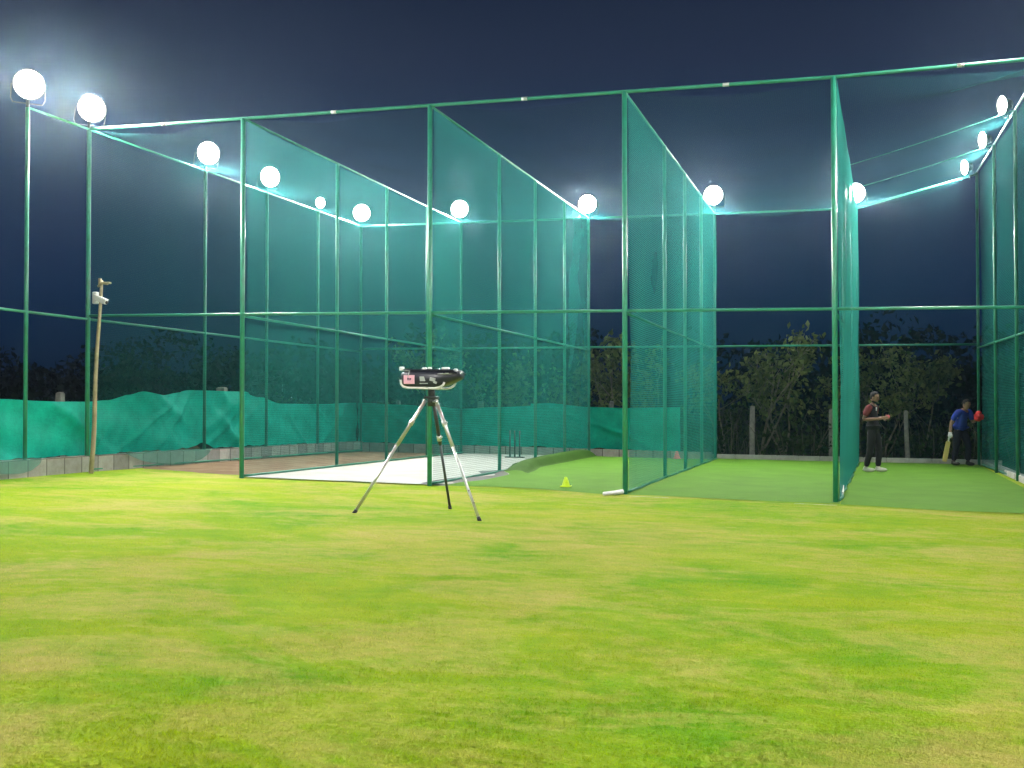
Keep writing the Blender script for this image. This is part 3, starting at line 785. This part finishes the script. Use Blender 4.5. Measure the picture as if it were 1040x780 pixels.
stone_post(-14.7, 17.6, 1.46, 0.0, 'stone post top above the cloth just behind the camera pole', 0.2)
stone_post(-14.7, 23.3, 1.70, 0.0, 'stone post top above the cloth by the front post at the slab corner', 0.3)
stone_post(-14.7, 15.2, 1.52, R(18), 'tilted stone post top at the edge of the picture above the cloth', 0.22)

# ------------------------------------------------------------------ vegetation
def leaf_mesh(name, cen, size, m, parent=None, droop=0.3):
    """cen: (n,3) leaf centres; every leaf a folded pair of quads"""
    n = len(cen); cen = np.asarray(cen)
    d = rng.normal(size=(n, 3)); d[:, 2] -= droop; d /= np.linalg.norm(d, axis=1)[:, None]
    u = rng.normal(size=(n, 3)); s = np.cross(d, u); s /= np.linalg.norm(s, axis=1)[:, None]
    nn = np.cross(d, s)
    L = (size * rng.uniform(0.6, 1.35, n))[:, None]; W = L * rng.uniform(0.22, 0.36, n)[:, None]
    a = cen - d * L * 0.5; b = cen + d * L * 0.5
    l = cen + s * W + nn * W * 0.35; r = cen - s * W + nn * W * 0.35
    v = np.stack([a, l, b, r], 1).reshape(-1, 3)
    i = np.arange(n)[:, None] * 4
    f = np.concatenate([i + [0, 1, 2], i + [0, 2, 3]], 1).reshape(-1, 3)
    me = bpy.data.meshes.new(name)
    me.vertices.add(len(v)); me.vertices.foreach_set('co', v.astype(np.float32).ravel())
    me.loops.add(f.size); me.loops.foreach_set('vertex_index', f.ravel().astype(np.int32))
    me.polygons.add(len(f)); me.polygons.foreach_set('loop_start', np.arange(0, f.size, 3, dtype=np.int32)); me.polygons.foreach_set('loop_total', np.full(len(f), 3, dtype=np.int32))
    me.materials.append(m); me.update(calc_edges=True); me.validate()
    return link(name, me, parent)
def sapling(x, y, ht, spread, label, nleaf=900, lsize=0.17, trunk_r=0.045, seed=0, group='saplings behind the far net'):
    rr = random.Random(seed)
    t = thing('sapling_tree', label, 'tree', (x, y, gz(x, y)), 0, group)
    b = MB(); tips = []
    def branch(p, d, ln, r, lev):
        pts = [p]; q = p.copy(); dd = d.copy()
        for k in range(5):
            dd = (dd + Vector((rr.gauss(0, 0.13), rr.gauss(0, 0.13), 0.06))).normalized(); q = q + dd * ln / 5; pts.append(q.copy())
        b.tube(pts, [lerp(r, r * 0.45, k / 5) for k in range(6)], 6)
        if lev >= 2: tips.extend(pts[2:])
        else:
            for k in range(rr.randint(3, 5)):
                s_ = pts[rr.randint(2, 5)]
                nd = (dd + Vector((rr.gauss(0, 0.75), rr.gauss(0, 0.75), rr.uniform(-0.1, 0.5))) * spread).normalized()
                branch(s_.copy(), nd, ln * rr.uniform(0.4, 0.62), r * 0.5, lev + 1)
            tips.append(pts[-1])
    for s_ in range(rr.choice((1, 2, 2, 3))):
        branch(Vector((rr.uniform(-.1, .1), 0, -0.05)), Vector((rr.gauss(0, 0.22) + 0.3 * s_ * rr.choice((-1, 1)), rr.gauss(0, 0.15), 1)).normalized(), ht * rr.uniform(0.55, 0.72), trunk_r * rr.uniform(0.7, 1), 0)
    b.build('trunk', M['bark'], t, True)
    tp = np.array([tuple(p) for p in tips]); idx = rng.integers(0, len(tp), nleaf)
    cen = tp[idx] + rng.normal(0, 0.13, (nleaf, 3)) + rng.normal(0, 0.06, (nleaf, 3))
    cen = cen[(cen[:, 2] > 0.5)]
    leaf_mesh('crown', cen, lsize, M['leaf'], t)
    return t
sapling(-2.62, 32.2, 3.5, 0.9, 'pale trunked sapling behind the stone post of the empty lane', 650, 0.19, 0.05, 5)
sapling(-1.95, 32.6, 3.2, 0.9, 'forked sapling leaning right beside the pale trunked one', 520, 0.20, 0.045, 12)
sapling(-1.2, 33.4, 3.0, 0.9, 'leafy sapling just left of the nearly edge-on net', 520, 0.18, 0.04, 3)
sapling(-3.7, 33.0, 3.0, 1.0, 'sapling at the far end of the net before the empty lane', 700, 0.17, 0.04, 8)
sapling(-5.6, 33.4, 3.2, 1.0, 'sapling seen through the net before the empty lane', 500, 0.17, 0.04, 21)
sapling(-7.2, 32.6, 2.9, 1.0, 'sapling with big pale leaves above the smoother cloth panel', 800, 0.20, 0.04, 33)
sapling(-9.0, 33.2, 2.9, 1.0, 'dim sapling above the meeting of the two far cloths', 700, 0.17, 0.04, 40)
sapling(-11.2, 33.2, 3.1, 1.0, 'dim sapling behind the ball machine, above the far cloth', 800, 0.17, 0.04, 51)
sapling(-13.4, 33.6, 3.0, 1.0, 'dim sapling above the far corner of the cloth', 800, 0.17, 0.04, 57)
sapling(0.9, 32.8, 2.6, 1.0, 'bushy sapling behind the maroon sleeved man', 900, 0.17, 0.04, 62)
sapling(1.9, 33.4, 2.7, 0.9, 'taller sapling between the two players with a pale leaf tuft', 700, 0.19, 0.04, 66)
sapling(0.1, 34.0, 2.9, 1.0, 'sapling just right of the nearly edge-on net', 700, 0.17, 0.04, 71)

# undergrowth of stalks and leaves beyond the fence
cen = []
for k in range(420):
    x = rng.uniform(-20, 7); y = rng.uniform(31.2, 36.5); h_ = rng.uniform(0.5, 1.7) * (0.7 + 0.4 * wob(x * 1.2, y))
    if h_ < 0.3: h_ = 0.4
    n = int(26 * h_) + 8
    p = rng.normal(0, 1, (n, 3)) * (0.30, 0.30, 0.0); p[:, 2] = rng.uniform(0, 1, n) ** 0.8 * h_
    cen.append(p + (x, y, gz(x, y)))
o = leaf_mesh('undergrowth', np.concatenate(cen), 0.15, M['weed'], None, -0.4); tag(o, 'dim weedy undergrowth beyond the far fence', 'undergrowth', kind='stuff')
b = MB()
for k in range(260):
    x = rng.uniform(-16, 6); y = rng.uniform(31, 34); h_ = rng.uniform(0.6, 1.6)
    b.tube([(x, y, gz(x, y)), (x + rng.normal(0, .08), y, gz(x, y) + h_ * 0.6), (x + rng.normal(0, .22), y + rng.normal(0, .1), gz(x, y) + h_)], [0.012, 0.009, 0.004], 4, False)
tag(b.build('dry_stalks', M['stalk'], None), 'thin dry weed stalks beyond the far fence', 'weeds', kind='stuff')
# far dark wood
cen = []
for k in range(150):
    x = rng.uniform(-75, 45); y = rng.uniform(41, 58); h_ = rng.uniform(2.6, 5.2); w_ = rng.uniform(1.6, 3.0); n = 420
    p = rng.normal(0, 1, (n, 3)); p /= np.linalg.norm(p, axis=1)[:, None]; p *= rng.uniform(0.4, 1.0, (n, 1)) ** 0.5
    cen.append(p * (w_, w_, h_ * 0.45) + (x, y, h_ * 0.55))
for k in range(60):
    x = rng.uniform(-60, -18); y = rng.uniform(20, 45); h_ = rng.uniform(1.4, 2.8); n = 200
    x -= (y - 20) * 0.4
    p = rng.normal(0, 1, (n, 3)); p /= np.linalg.norm(p, axis=1)[:, None]
    cen.append(p * (1.8, 1.8, h_ * 0.5) + (x, y, h_ * 0.5))
o = leaf_mesh('treeline', np.concatenate(cen), 0.34, M['leafdark'], None); tag(o, 'black mass of trees along the horizon', 'treeline', kind='stuff')

# far house with a lit doorway, and two specks of lamp light
t = thing('distant_house', 'dark distant house with one lit doorway above the cloth', 'house', (-25.6, 46.5, 0.2), R(30))
MB().box((0, 0, 1.1), (3.2, 2.4, 2.2)).build('wall', M['wallfar'], t)
b = MB(); b.add([(-1.8, -1.4, 2.2), (1.8, -1.4, 2.2), (1.8, 1.4, 2.2), (-1.8, 1.4, 2.2), (-1.8, 0, 2.9), (1.8, 0, 2.9)], [(0, 1, 5, 4), (2, 3, 4, 5), (0, 4, 3), (1, 2, 5), (0, 3, 2, 1)]); b.build('roof', M['wallfar'], t)
MB().box((-0.15, -1.215, 1.62), (0.30, 0.03, 0.20), bev=0.02).build('window', M['window'], t)
b = MB(); b.box((-0.42, -1.212, 2.0), (0.03, 0.02, 0.55)); b.box((0.06, -1.212, 2.02), (0.025, 0.02, 0.5)); b.build('door_frame', M['grey'], t)

# ------------------------------------------------------------------ people
def skin_mesh(verts, edges, radii, sub=2):
    me = bpy.data.meshes.new('tmp'); me.from_pydata(verts, edges, []); o = bpy.data.objects.new('tmp', me); col.objects.link(o)
    md = o.modifiers.new('s', 'SKIN'); md.use_smooth_shade = True; md.branch_smoothing = 0.6
    for i, r in enumerate(radii):
        me.skin_vertices[0].data[i].radius = r if isinstance(r, tuple) else (r, r)
    me.skin_vertices[0].data[0].use_root = True
    s2 = o.modifiers.new('u', 'SUBSURF'); s2.levels = sub; s2.render_levels = sub
    dg = bpy.context.evaluated_depsgraph_get(); ev = o.evaluated_get(dg)
    m2 = bpy.data.meshes.new_from_object(ev)
    v = [p.co.copy() for p in m2.vertices]; f = [tuple(p.vertices) for p in m2.polygons]
    bpy.data.objects.remove(o); bpy.data.meshes.remove(me); bpy.data.meshes.remove(m2)
    return v, f
def ellipsoid(b, c, r, rot=None, n=14, m=10, mi=0):
    v = []; f = []
    for i in range(m + 1):
        a = math.pi * i / m - math.pi / 2
        for k in range(n):
            q = 2 * math.pi * k / n
            p = Vector((r[0] * math.cos(a) * math.cos(q), r[1] * math.cos(a) * math.sin(q), r[2] * math.sin(a)))
            if rot is not None: p = rot @ p
            v.append(p + Vector(c))
    for i in range(m):
        for k in range(n): f.append((i * n + k, i * n + (k + 1) % n, (i + 1) * n + (k + 1) % n, (i + 1) * n + k))
    b.add(v, f, mi)
def fingers(b, wrist, hand_dir, palm_n, curl, s=1.0):
    """palm plus five bent fingers"""
    d = Vector(hand_dir).normalized(); nrm = Vector(palm_n); nrm = (nrm - d * nrm.dot(d)).normalized(); sd = d.cross(nrm)
    w = Vector(wrist)
    pc = w + d * 0.045
    rot = Matrix((sd, d, nrm)).transposed()
    ellipsoid(b, pc, (0.042 * s, 0.055 * s, 0.02 * s), rot)
    for k, (o, ln) in enumerate(((-0.03, 0.065), (-0.01, 0.078), (0.010, 0.074), (0.029, 0.058))):
        p = pc + sd * o + d * 0.04; pts = [p]; a = 0.0
        for j in range(3):
            a += curl * (0.5 if j == 0 else 0.9); p = p + (d * math.cos(a) + nrm * math.sin(a)) * ln / 3; pts.append(p)
        b.tube(pts, [0.0095, 0.009, 0.008, 0.006], 7)
    p = pc - sd * 0.035 - d * 0.02
    b.tube([p, p + (-sd * 0.7 + d * 0.6 + nrm * 0.4).normalized() * 0.03, p + (-sd * 0.3 + d * 0.9 + nrm * 0.7).normalized() * 0.058], [0.012, 0.0105, 0.008], 7)
def face(b, hc, rot, s=1.0):
    def at(p): return Vector(hc) + rot @ (Vector(p) * s)
    ellipsoid(b, at((0, 0.0, 0.005)), (0.076 * s, 0.094 * s, 0.112 * s), rot, 18, 14)
    ellipsoid(b, at((0, 0.028, -0.068)), (0.054 * s, 0.058 * s, 0.050 * s), rot)
    b.tube([at((0, 0.088, 0.012)), at((0, 0.108, -0.022)), at((0, 0.088, -0.032))], [0.009, 0.015, 0.012], 8)
    b.tube([at((-0.024, 0.083, -0.060)), at((0, 0.092, -0.060)), at((0.024, 0.083, -0.060))], [0.004, 0.008, 0.004], 6)
    for sx in (-1, 1):
        ellipsoid(b, at((sx * 0.078, -0.005, -0.01)), (0.010, 0.020, 0.032), rot, 8, 6)
        b.tube([at((sx * 0.048, 0.076, 0.030)), at((sx * 0.02, 0.091, 0.032))], 0.006, 6)
def person(label, J, loc, rz, pal, beard=False):
    """J: joints. Body one mesh; hair, shirt, trousers, shoes are its children"""
    names = ['pelvis', 'waist', 'chest', 'neck0', 'neck1',
             'shL', 'elL', 'wrL', 'shR', 'elR', 'wrR', 'hipL', 'knL', 'anL', 'hipR', 'knR', 'anR']
    E = [('pelvis', 'waist'), ('waist', 'chest'), ('chest', 'neck0'), ('neck0', 'neck1'), ('neck0', 'shL'), ('shL', 'elL'), ('elL', 'wrL'),
         ('neck0', 'shR'), ('shR', 'elR'), ('elR', 'wrR'), ('pelvis', 'hipL'), ('hipL', 'knL'), ('knL', 'anL'), ('pelvis', 'hipR'), ('hipR', 'knR'), ('knR', 'anR')]
    rad = dict(pelvis=(.145, .10), waist=(.13, .09), chest=(.15, .10), neck0=(.075, .07), neck1=.055, shL=.06, elL=.043, wrL=.03, shR=.06, elR=.043, wrR=.03,
               hipL=.088, knL=.058, anL=.04, hipR=.088, knR=.058, anR=.04)
    ix = {n: i for i, n in enumerate(names)}
    v, f = skin_mesh([J[n] for n in names], [(ix[a], ix[b]) for a, b in E], [rad[n] for n in names])
    b = MB(); b.add(v, f)
    hr = Matrix.Rotation(J.get('head_yaw', 0), 3, 'Z') @ Matrix.Rotation(J.get('head_pitch', 0), 3, 'X')
    face(b, J['head'], hr)
    for s_ in 'LR':
        w = Vector(J['wr' + s_]); e = Vector(J['el' + s_])
        fingers(b, w, J.get('hd' + s_, w - e), J.get('pn' + s_, (0, 1, 0)), J.get('curl' + s_, 0.35))
    body = b.build('person', M['skin'], None, True); body.location = loc; body.rotation_euler = (0, 0, rz)
    tag(body, label, 'person')
    def at(p): return Vector(J['head']) + hr @ Vector(p)
    # hair cap
    b = MB(); ellipsoid(b, at((0, -0.012, 0.022)), (0.083, 0.097, 0.108), hr, 18, 14)
    lo = [i for i, p in enumerate(b.v) if (hr.inverted() @ (Vector(p) - Vector(J['head']))).y > 0.045 and (hr.inverted() @ (Vector(p) - Vector(J['head']))).z < 0.075]
    los = set(lo); b.f = [q for q in b.f if not any(i in los for i in q)]; b.mi = [0] * len(b.f)
    b.build('hair', M['hair'], body, True)
    if beard:
        b = MB(); ellipsoid(b, at((0, 0.022, -0.080)), (0.057, 0.062, 0.042), hr); b.build('beard', M['hair'], body, True)
    b = MB()
    for sx in (-1, 1): ellipsoid(b, at((sx * 0.033, 0.083, 0.012)), (0.012, 0.007, 0.007), hr, 8, 6)
    b.build('eyes', M['eye'], body, True)
    # shirt
    def mid(a, c, t): return tuple(Vector(J[a]).lerp(Vector(J[c]), t))
    V = [mid('waist', 'chest', 0.1), J['chest'], J['neck0'], J['shL'], mid('shL', 'elL', pal['sleeve']), J['shR'], mid('shR', 'elR', pal['sleeve']), mid('pelvis', 'waist', 0.35), mid('pelvis', 'waist', -0.62), mid('shL', 'elL', 0.5), mid('shR', 'elR', 0.5)]
    ED = [(0, 1), (1, 2), (2, 3), (3, 9), (9, 4), (2, 5), (5, 10), (10, 6), (0, 7), (7, 8)]
    RD = [(.155, .115), (.178, .122), (.085, .08), .082, .066, .082, .066, (.172, .130), (.186, .142), .072, .072]
    v, f = skin_mesh(V, ED, RD)
    sb = MB(); sb.add(v, f)
    if pal.get('sleeve_mat'):
        shl = (Vector(J['shL']), Vector(J['shR'])); ch = Vector(J['chest'])
        mi = []
        for q in sb.f:
            c = sum((Vector(sb.v[i]) for i in q), Vector()) / len(q)
            lat = abs((c - ch).x)
            mi.append(1 if lat > 0.165 and c.z > ch.z - 0.16 else 0)
        sb.mi = mi
        shirt = sb.build('shirt', [M[pal['shirt']], M[pal['sleeve_mat']]], body, True)
    else: shirt = sb.build('shirt', M[pal['shirt']], body, True)
    # trousers
    V = [mid('pelvis', 'waist', 0.75), J['pelvis'], J['hipL'], J['knL'], mid('knL', 'anL', 0.97), J['hipR'], J['knR'], mid('knR', 'anR', 0.97)]
    v, f = skin_mesh(V, [(0, 1), (1, 2), (2, 3), (3, 4), (1, 5), (5, 6), (6, 7)], [(.15, .112), (.165, .12), .108, .080, .060, .108, .080, .060])
    b = MB(); b.add(v, f); b.build('trousers', M[pal['trousers']], body, True)
    for s_ in 'LR':
        a = Vector(J['an' + s_]); fd = Vector(J.get('toe' + s_, (0, 1, 0)))
        fd.z = 0; fd.normalize(); sd = Vector((fd.y, -fd.x, 0))
        rot = Matrix((sd, fd, Vector((0, 0, 1)))).transposed()
        b = MB(); ellipsoid(b, (a.x + fd.x * 0.065, a.y + fd.y * 0.065, 0.045), (0.048, 0.138, 0.045), rot)
        ellipsoid(b, (a.x, a.y, 0.075), (0.048, 0.055, 0.05), rot)
        b.v = [(x, y, max(z, 0.002)) for x, y, z in b.v]
        b.build('shoe', M[pal['shoe']], body, True)
    return body, shirt
# facing local +Y ; left = -X
J1 = dict(pelvis=(0, 0, 0.93), waist=(0, -0.01, 1.08), chest=(0, -0.02, 1.27), neck0=(0, -0.02, 1.42), neck1=(0, 0.0, 1.50), head=(0, 0.03, 1.60), head_pitch=R(-16),
          shL=(-0.19, -0.02, 1.38), elL=(-0.25, -0.09, 1.12), wrL=(-0.07, 0.23, 1.17), shR=(0.19, -0.02, 1.38), elR=(0.26, -0.12, 1.12), wrR=(0.06, 0.23, 1.15),
          hipL=(-0.095, 0, 0.87), knL=(-0.10, 0.09, 0.47), anL=(-0.10, 0.06, 0.085), hipR=(0.095, 0, 0.87), knR=(0.10, -0.03, 0.47), anR=(0.10, -0.13, 0.085),
          hdL=(0.3, 1, 0.1), hdR=(-0.3, 1, 0.15), pnL=(1, 0, 0), pnR=(-1, 0, 0), curlL=0.55, curlR=0.55)
p1x, p1y = 0.38, 24.84
pz = gz(p1x, p1y) + 0.04
man, shirt = person('bearded man in black with maroon sleeves holding a ball before his chest', J1, (p1x, p1y, pz), R(-112), dict(shirt='charcoal', sleeve_mat='maroon', sleeve=0.72, trousers='charcoal', shoe='shoe'), True)
b = MB(); b.box((0.075, 0.098, 1.35), (0.05, 0.012, 0.075), bev=0.004); b.build('badge', M['white'], man)
b = MB(); ellipsoid(b, (0, 0, 0), (0.038, 0.038, 0.038), None, 16, 12); o = b.build('ball', M['redcone'], None, True)
o.location = man.matrix_basis @ Vector((0.0, 0.335, 1.195)) if False else Matrix.Translation((p1x, p1y, pz)) @ Matrix.Rotation(R(-112), 4, 'Z') @ Vector((-0.005, 0.325, 1.19))
tag(o, 'pinkish cricket ball in the hands of the maroon sleeved man', 'ball')

J2 = dict(pelvis=(0, -0.02, 0.90), waist=(0, 0.01, 1.03), chest=(0, 0.06, 1.19), neck0=(0, 0.11, 1.32), neck1=(0, 0.15, 1.38), head=(0, 0.185, 1.465), head_pitch=R(-24),
          shL=(-0.19, 0.10, 1.28), elL=(-0.24, 0.17, 1.03), wrL=(-0.14, 0.36, 1.14), shR=(0.19, 0.09, 1.28), elR=(0.25, -0.05, 1.02), wrR=(0.25, -0.08, 0.77),
          hipL=(-0.095, -0.02, 0.84), knL=(-0.11, 0.14, 0.46), anL=(-0.11, 0.11, 0.085), hipR=(0.095, -0.02, 0.84), knR=(0.10, -0.03, 0.46), anR=(0.11, -0.12, 0.085),
          hdL=(0.2, 1, 0.25), hdR=(0, 0.1, -1), pnL=(1, 0, 0), pnR=(-1, 0.3, 0), curlL=0.7, curlR=0.95)
p2x, p2y = 2.42, 28.25
pz2 = gz(p2x, p2y) + 0.04
rz2 = R(-138)
bat_man, shirt2 = person('batsman in a bright blue shirt and navy trousers beside the dark side net', J2, (p2x, p2y, pz2), rz2, dict(shirt='blue', sleeve=0.8, trousers='navy', shoe='black'))
b = MB()
for k in range(5): b.box((0.192, 0.035 + 0.028 * (k - 2), 1.145), (0.012, 0.020, 0.034 + 0.006 * (k % 2)), bev=0.002)
b.build('shirt_print', M['grey'], bat_man)
b = MB()
ellipsoid(b, (-0.11, 0.43, 1.17), (0.085, 0.105, 0.11)); ellipsoid(b, (-0.08, 0.47, 1.25), (0.06, 0.075, 0.065)); b.tube([(-0.14, 0.34, 1.13), (-0.12, 0.39, 1.15)], [0.058, 0.07], 12)
for k in range(4): b.tube([(-0.14 + 0.045 * k, 0.51, 1.22), (-0.14 + 0.045 * k, 0.545, 1.17), (-0.13 + 0.04 * k, 0.52, 1.11)], 0.026, 8)
b.tube([(-0.03, 0.40, 1.2), (-0.02, 0.46, 1.24)], 0.026, 8)
b.build('glove', M['red'], bat_man, True)['label'] = 'bulky red padded glove on the raised hand'
b = MB(); ellipsoid(b, (0.25, -0.08, 0.72), (0.05, 0.06, 0.065)); b.tube([(0.25, -0.08, 0.80), (0.25, -0.08, 0.73)], 0.046, 10); b.build('glove', M['white'], bat_man, True)['label'] = 'white glove on the lowered hand'
T2 = Matrix.Translation((p2x, p2y, pz2)) @ Matrix.Rotation(rz2, 4, 'Z')
# bat: handle in the lowered hand, blade sloping down behind him
hb = T2 @ Vector((0.27, -0.08, 0.74))
t = thing('cricket_bat', 'yellowish cricket bat hanging from the lowered hand of the batsman', 'bat', hb)
tip = hb + Vector((-0.13, -0.12, -0.64)) - hb; dirb = tip.normalized()
zax = -dirb; yax = Vector((0.25, -1, 0)); yax = (yax - zax * yax.dot(zax)).normalized(); xax = yax.cross(zax)
rb = Matrix((xax, yax, zax)).transposed()
ln = tip.length
MB().tube([Vector((0, 0, 0)) - dirb * 0.10, dirb * 0.17], 0.019, 10).build('handle', M['white'], t, True)
v = []; f = []
for (s_, w_, th) in ((0.14, 0.02, 0.02), (0.19, 0.052, 0.024), (0.40, 0.055, 0.034), (ln - 0.05, 0.055, 0.036), (ln, 0.045, 0.02)):
    c = dirb * s_
    for a, bb in ((-1, -0.35), (0, -0.5), (1, -0.35), (1, 0.35), (0, 1.0), (-1, 0.35)):
        v.append(c + xax * w_ * a + yax * -th * bb)
for i in range(4):
    for k in range(6): f.append((i * 6 + k, i * 6 + (k + 1) % 6, (i + 1) * 6 + (k + 1) % 6, (i + 1) * 6 + k))
f.append(tuple(range(6))[::-1]); f.append(tuple(24 + k for k in range(6)))
b = MB(); b.add(v, f); b.build('blade', M['bat'], t)

# ------------------------------------------------------------------ mown grass blades
n = 360000
th = math.atan(348 / 1110.0); c_, s_ = math.cos(th), math.sin(th)
d = 4.0 + (18.5 - 4.0) * rng.uniform(0, 1, n) ** 1.35
l = rng.uniform(-0.52, 0.56, n) * d
x = l * c_ - d * s_; y = l * s_ + d * c_
edge = np.where(x < -10.5, 17.8 + 0.9 * np.clip((-10.5 - x) / 3.2, 0, 1) ** 1.5, np.where(x < -6.8, 17.22, np.where(x < -3.5, 17.2, 16.9)))
k = (x > -13.66) & (y < edge + rng.normal(0, 0.11, n))
x, y = x[k], y[k]; n = len(x)
zg = np.where(y < 17, -0.0165, -0.0165 + 0.0085 * np.clip((y - 17) / 12, 0, 1)) * np.clip(x, -17, 9)
hgt = rng.uniform(0.006, 0.015, n) * (0.85 + 0.3 * np.sin(x * 2.1 + np.sin(y * 1.7) * 2) ** 2); ang = rng.uniform(0, 2 * np.pi, n); lean = rng.uniform(0.3, 1.6, n) * hgt
dx, dy = np.cos(ang), np.sin(ang); w_ = rng.uniform(0.0025, 0.005, n)
base = np.stack([x, y, zg - 0.002], 1); sd = np.stack([-dy, dx, 0 * x], 1) * w_[:, None]
tipv = base + np.stack([dx * lean, dy * lean, hgt], 1)
v = np.stack([base - sd, base + sd, tipv], 1).reshape(-1, 3)
me = bpy.data.meshes.new('lawn_grass')
me.vertices.add(len(v)); me.vertices.foreach_set('co', v.astype(np.float32).ravel())
me.loops.add(3 * n); me.loops.foreach_set('vertex_index', np.arange(3 * n, dtype=np.int32))
me.polygons.add(n); me.polygons.foreach_set('loop_start', np.arange(0, 3 * n, 3, dtype=np.int32)); me.polygons.foreach_set('loop_total', np.full(n, 3, dtype=np.int32))
me.materials.append(M['blade']); me.update(calc_edges=True)
tag(link('lawn_grass', me), 'short patchy lawn grass before the nets', 'grass', kind='stuff')

# ------------------------------------------------------------------ haze round the lamps
m, nt, out = new_mat('night_haze')
ad = N(nt, 'ShaderNodeAddShader')
for k, (c, den, an) in enumerate((((0.30, 0.62, 1.0), 0.00022, 0.62), ((0.70, 0.88, 1.0), 0.00030, 0.95))):
    vs = N(nt, 'ShaderNodeVolumeScatter'); vs.inputs['Color'].default_value = (*c, 1); vs.inputs['Density'].default_value = den; vs.inputs['Anisotropy'].default_value = an
    nt.links.new(vs.outputs[0], ad.inputs[k])
nt.links.new(ad.outputs[0], out.inputs['Volume'])
b = MB(); b.box((-8, 22, 12), (150, 90, 26))
tag(b.build('haze', m), 'thin night haze glowing round the floodlights', 'haze', kind='stuff')

# ------------------------------------------------------------------ sky, moonlight, camera
w = bpy.data.worlds.new('World'); scene.world = w; w.use_nodes = True
nt = w.node_tree
for q in list(nt.nodes): nt.nodes.remove(q)
out = nt.nodes.new('ShaderNodeOutputWorld'); bg = nt.nodes.new('ShaderNodeBackground')
sky = nt.nodes.new('ShaderNodeTexSky'); sky.sky_type = 'NISHITA'; sky.sun_disc = False; sky.sun_elevation = R(-4); sky.sun_rotation = R(200)
tc = nt.nodes.new('ShaderNodeTexCoord'); sep = nt.nodes.new('ShaderNodeSeparateXYZ'); nt.links.new(tc.outputs['Generated'], sep.inputs[0])
grad = ramp(nt, sep.outputs['Z'], [(0.0, (0.0012, 0.0060, 0.0195)), (0.10, (0.0018, 0.0145, 0.050)), (0.2, (0.0042, 0.0200, 0.062)), (0.30, (0.0075, 0.0150, 0.045)), (0.45, (0.0025, 0.005, 0.018)), (1.0, (0.003, 0.005, 0.015))])
add = mixc(nt, 0.04, grad, sky.outputs[0], 'ADD')
nt.links.new(add, bg.inputs[0]); bg.inputs[1].default_value = 1.0
nt.links.new(bg.outputs[0], out.inputs[0])

cam = bpy.data.cameras.new('camera'); co = bpy.data.objects.new('camera', cam); col.objects.link(co)
cam.sensor_width = 36; cam.lens = 1110 / 1040 * 36; cam.clip_end = 2000; cam.clip_start = 0.05
co.location = (0, 0, 1.5); co.rotation_euler = (R(90) + math.atan(20 / 1110), 0, th)
scene.camera = co
scene.view_settings.view_transform = 'Standard'; scene.view_settings.look = 'None'; scene.view_settings.exposure = 0
cy = scene.cycles
cy.max_bounces = 6; cy.diffuse_bounces = 2; cy.glossy_bounces = 2; cy.transmission_bounces = 4; cy.transparent_max_bounces = 24; cy.volume_bounces = 0
cy.sample_clamp_indirect = 4.0; cy.use_denoising = True; cy.caustics_reflective = False; cy.caustics_refractive = False
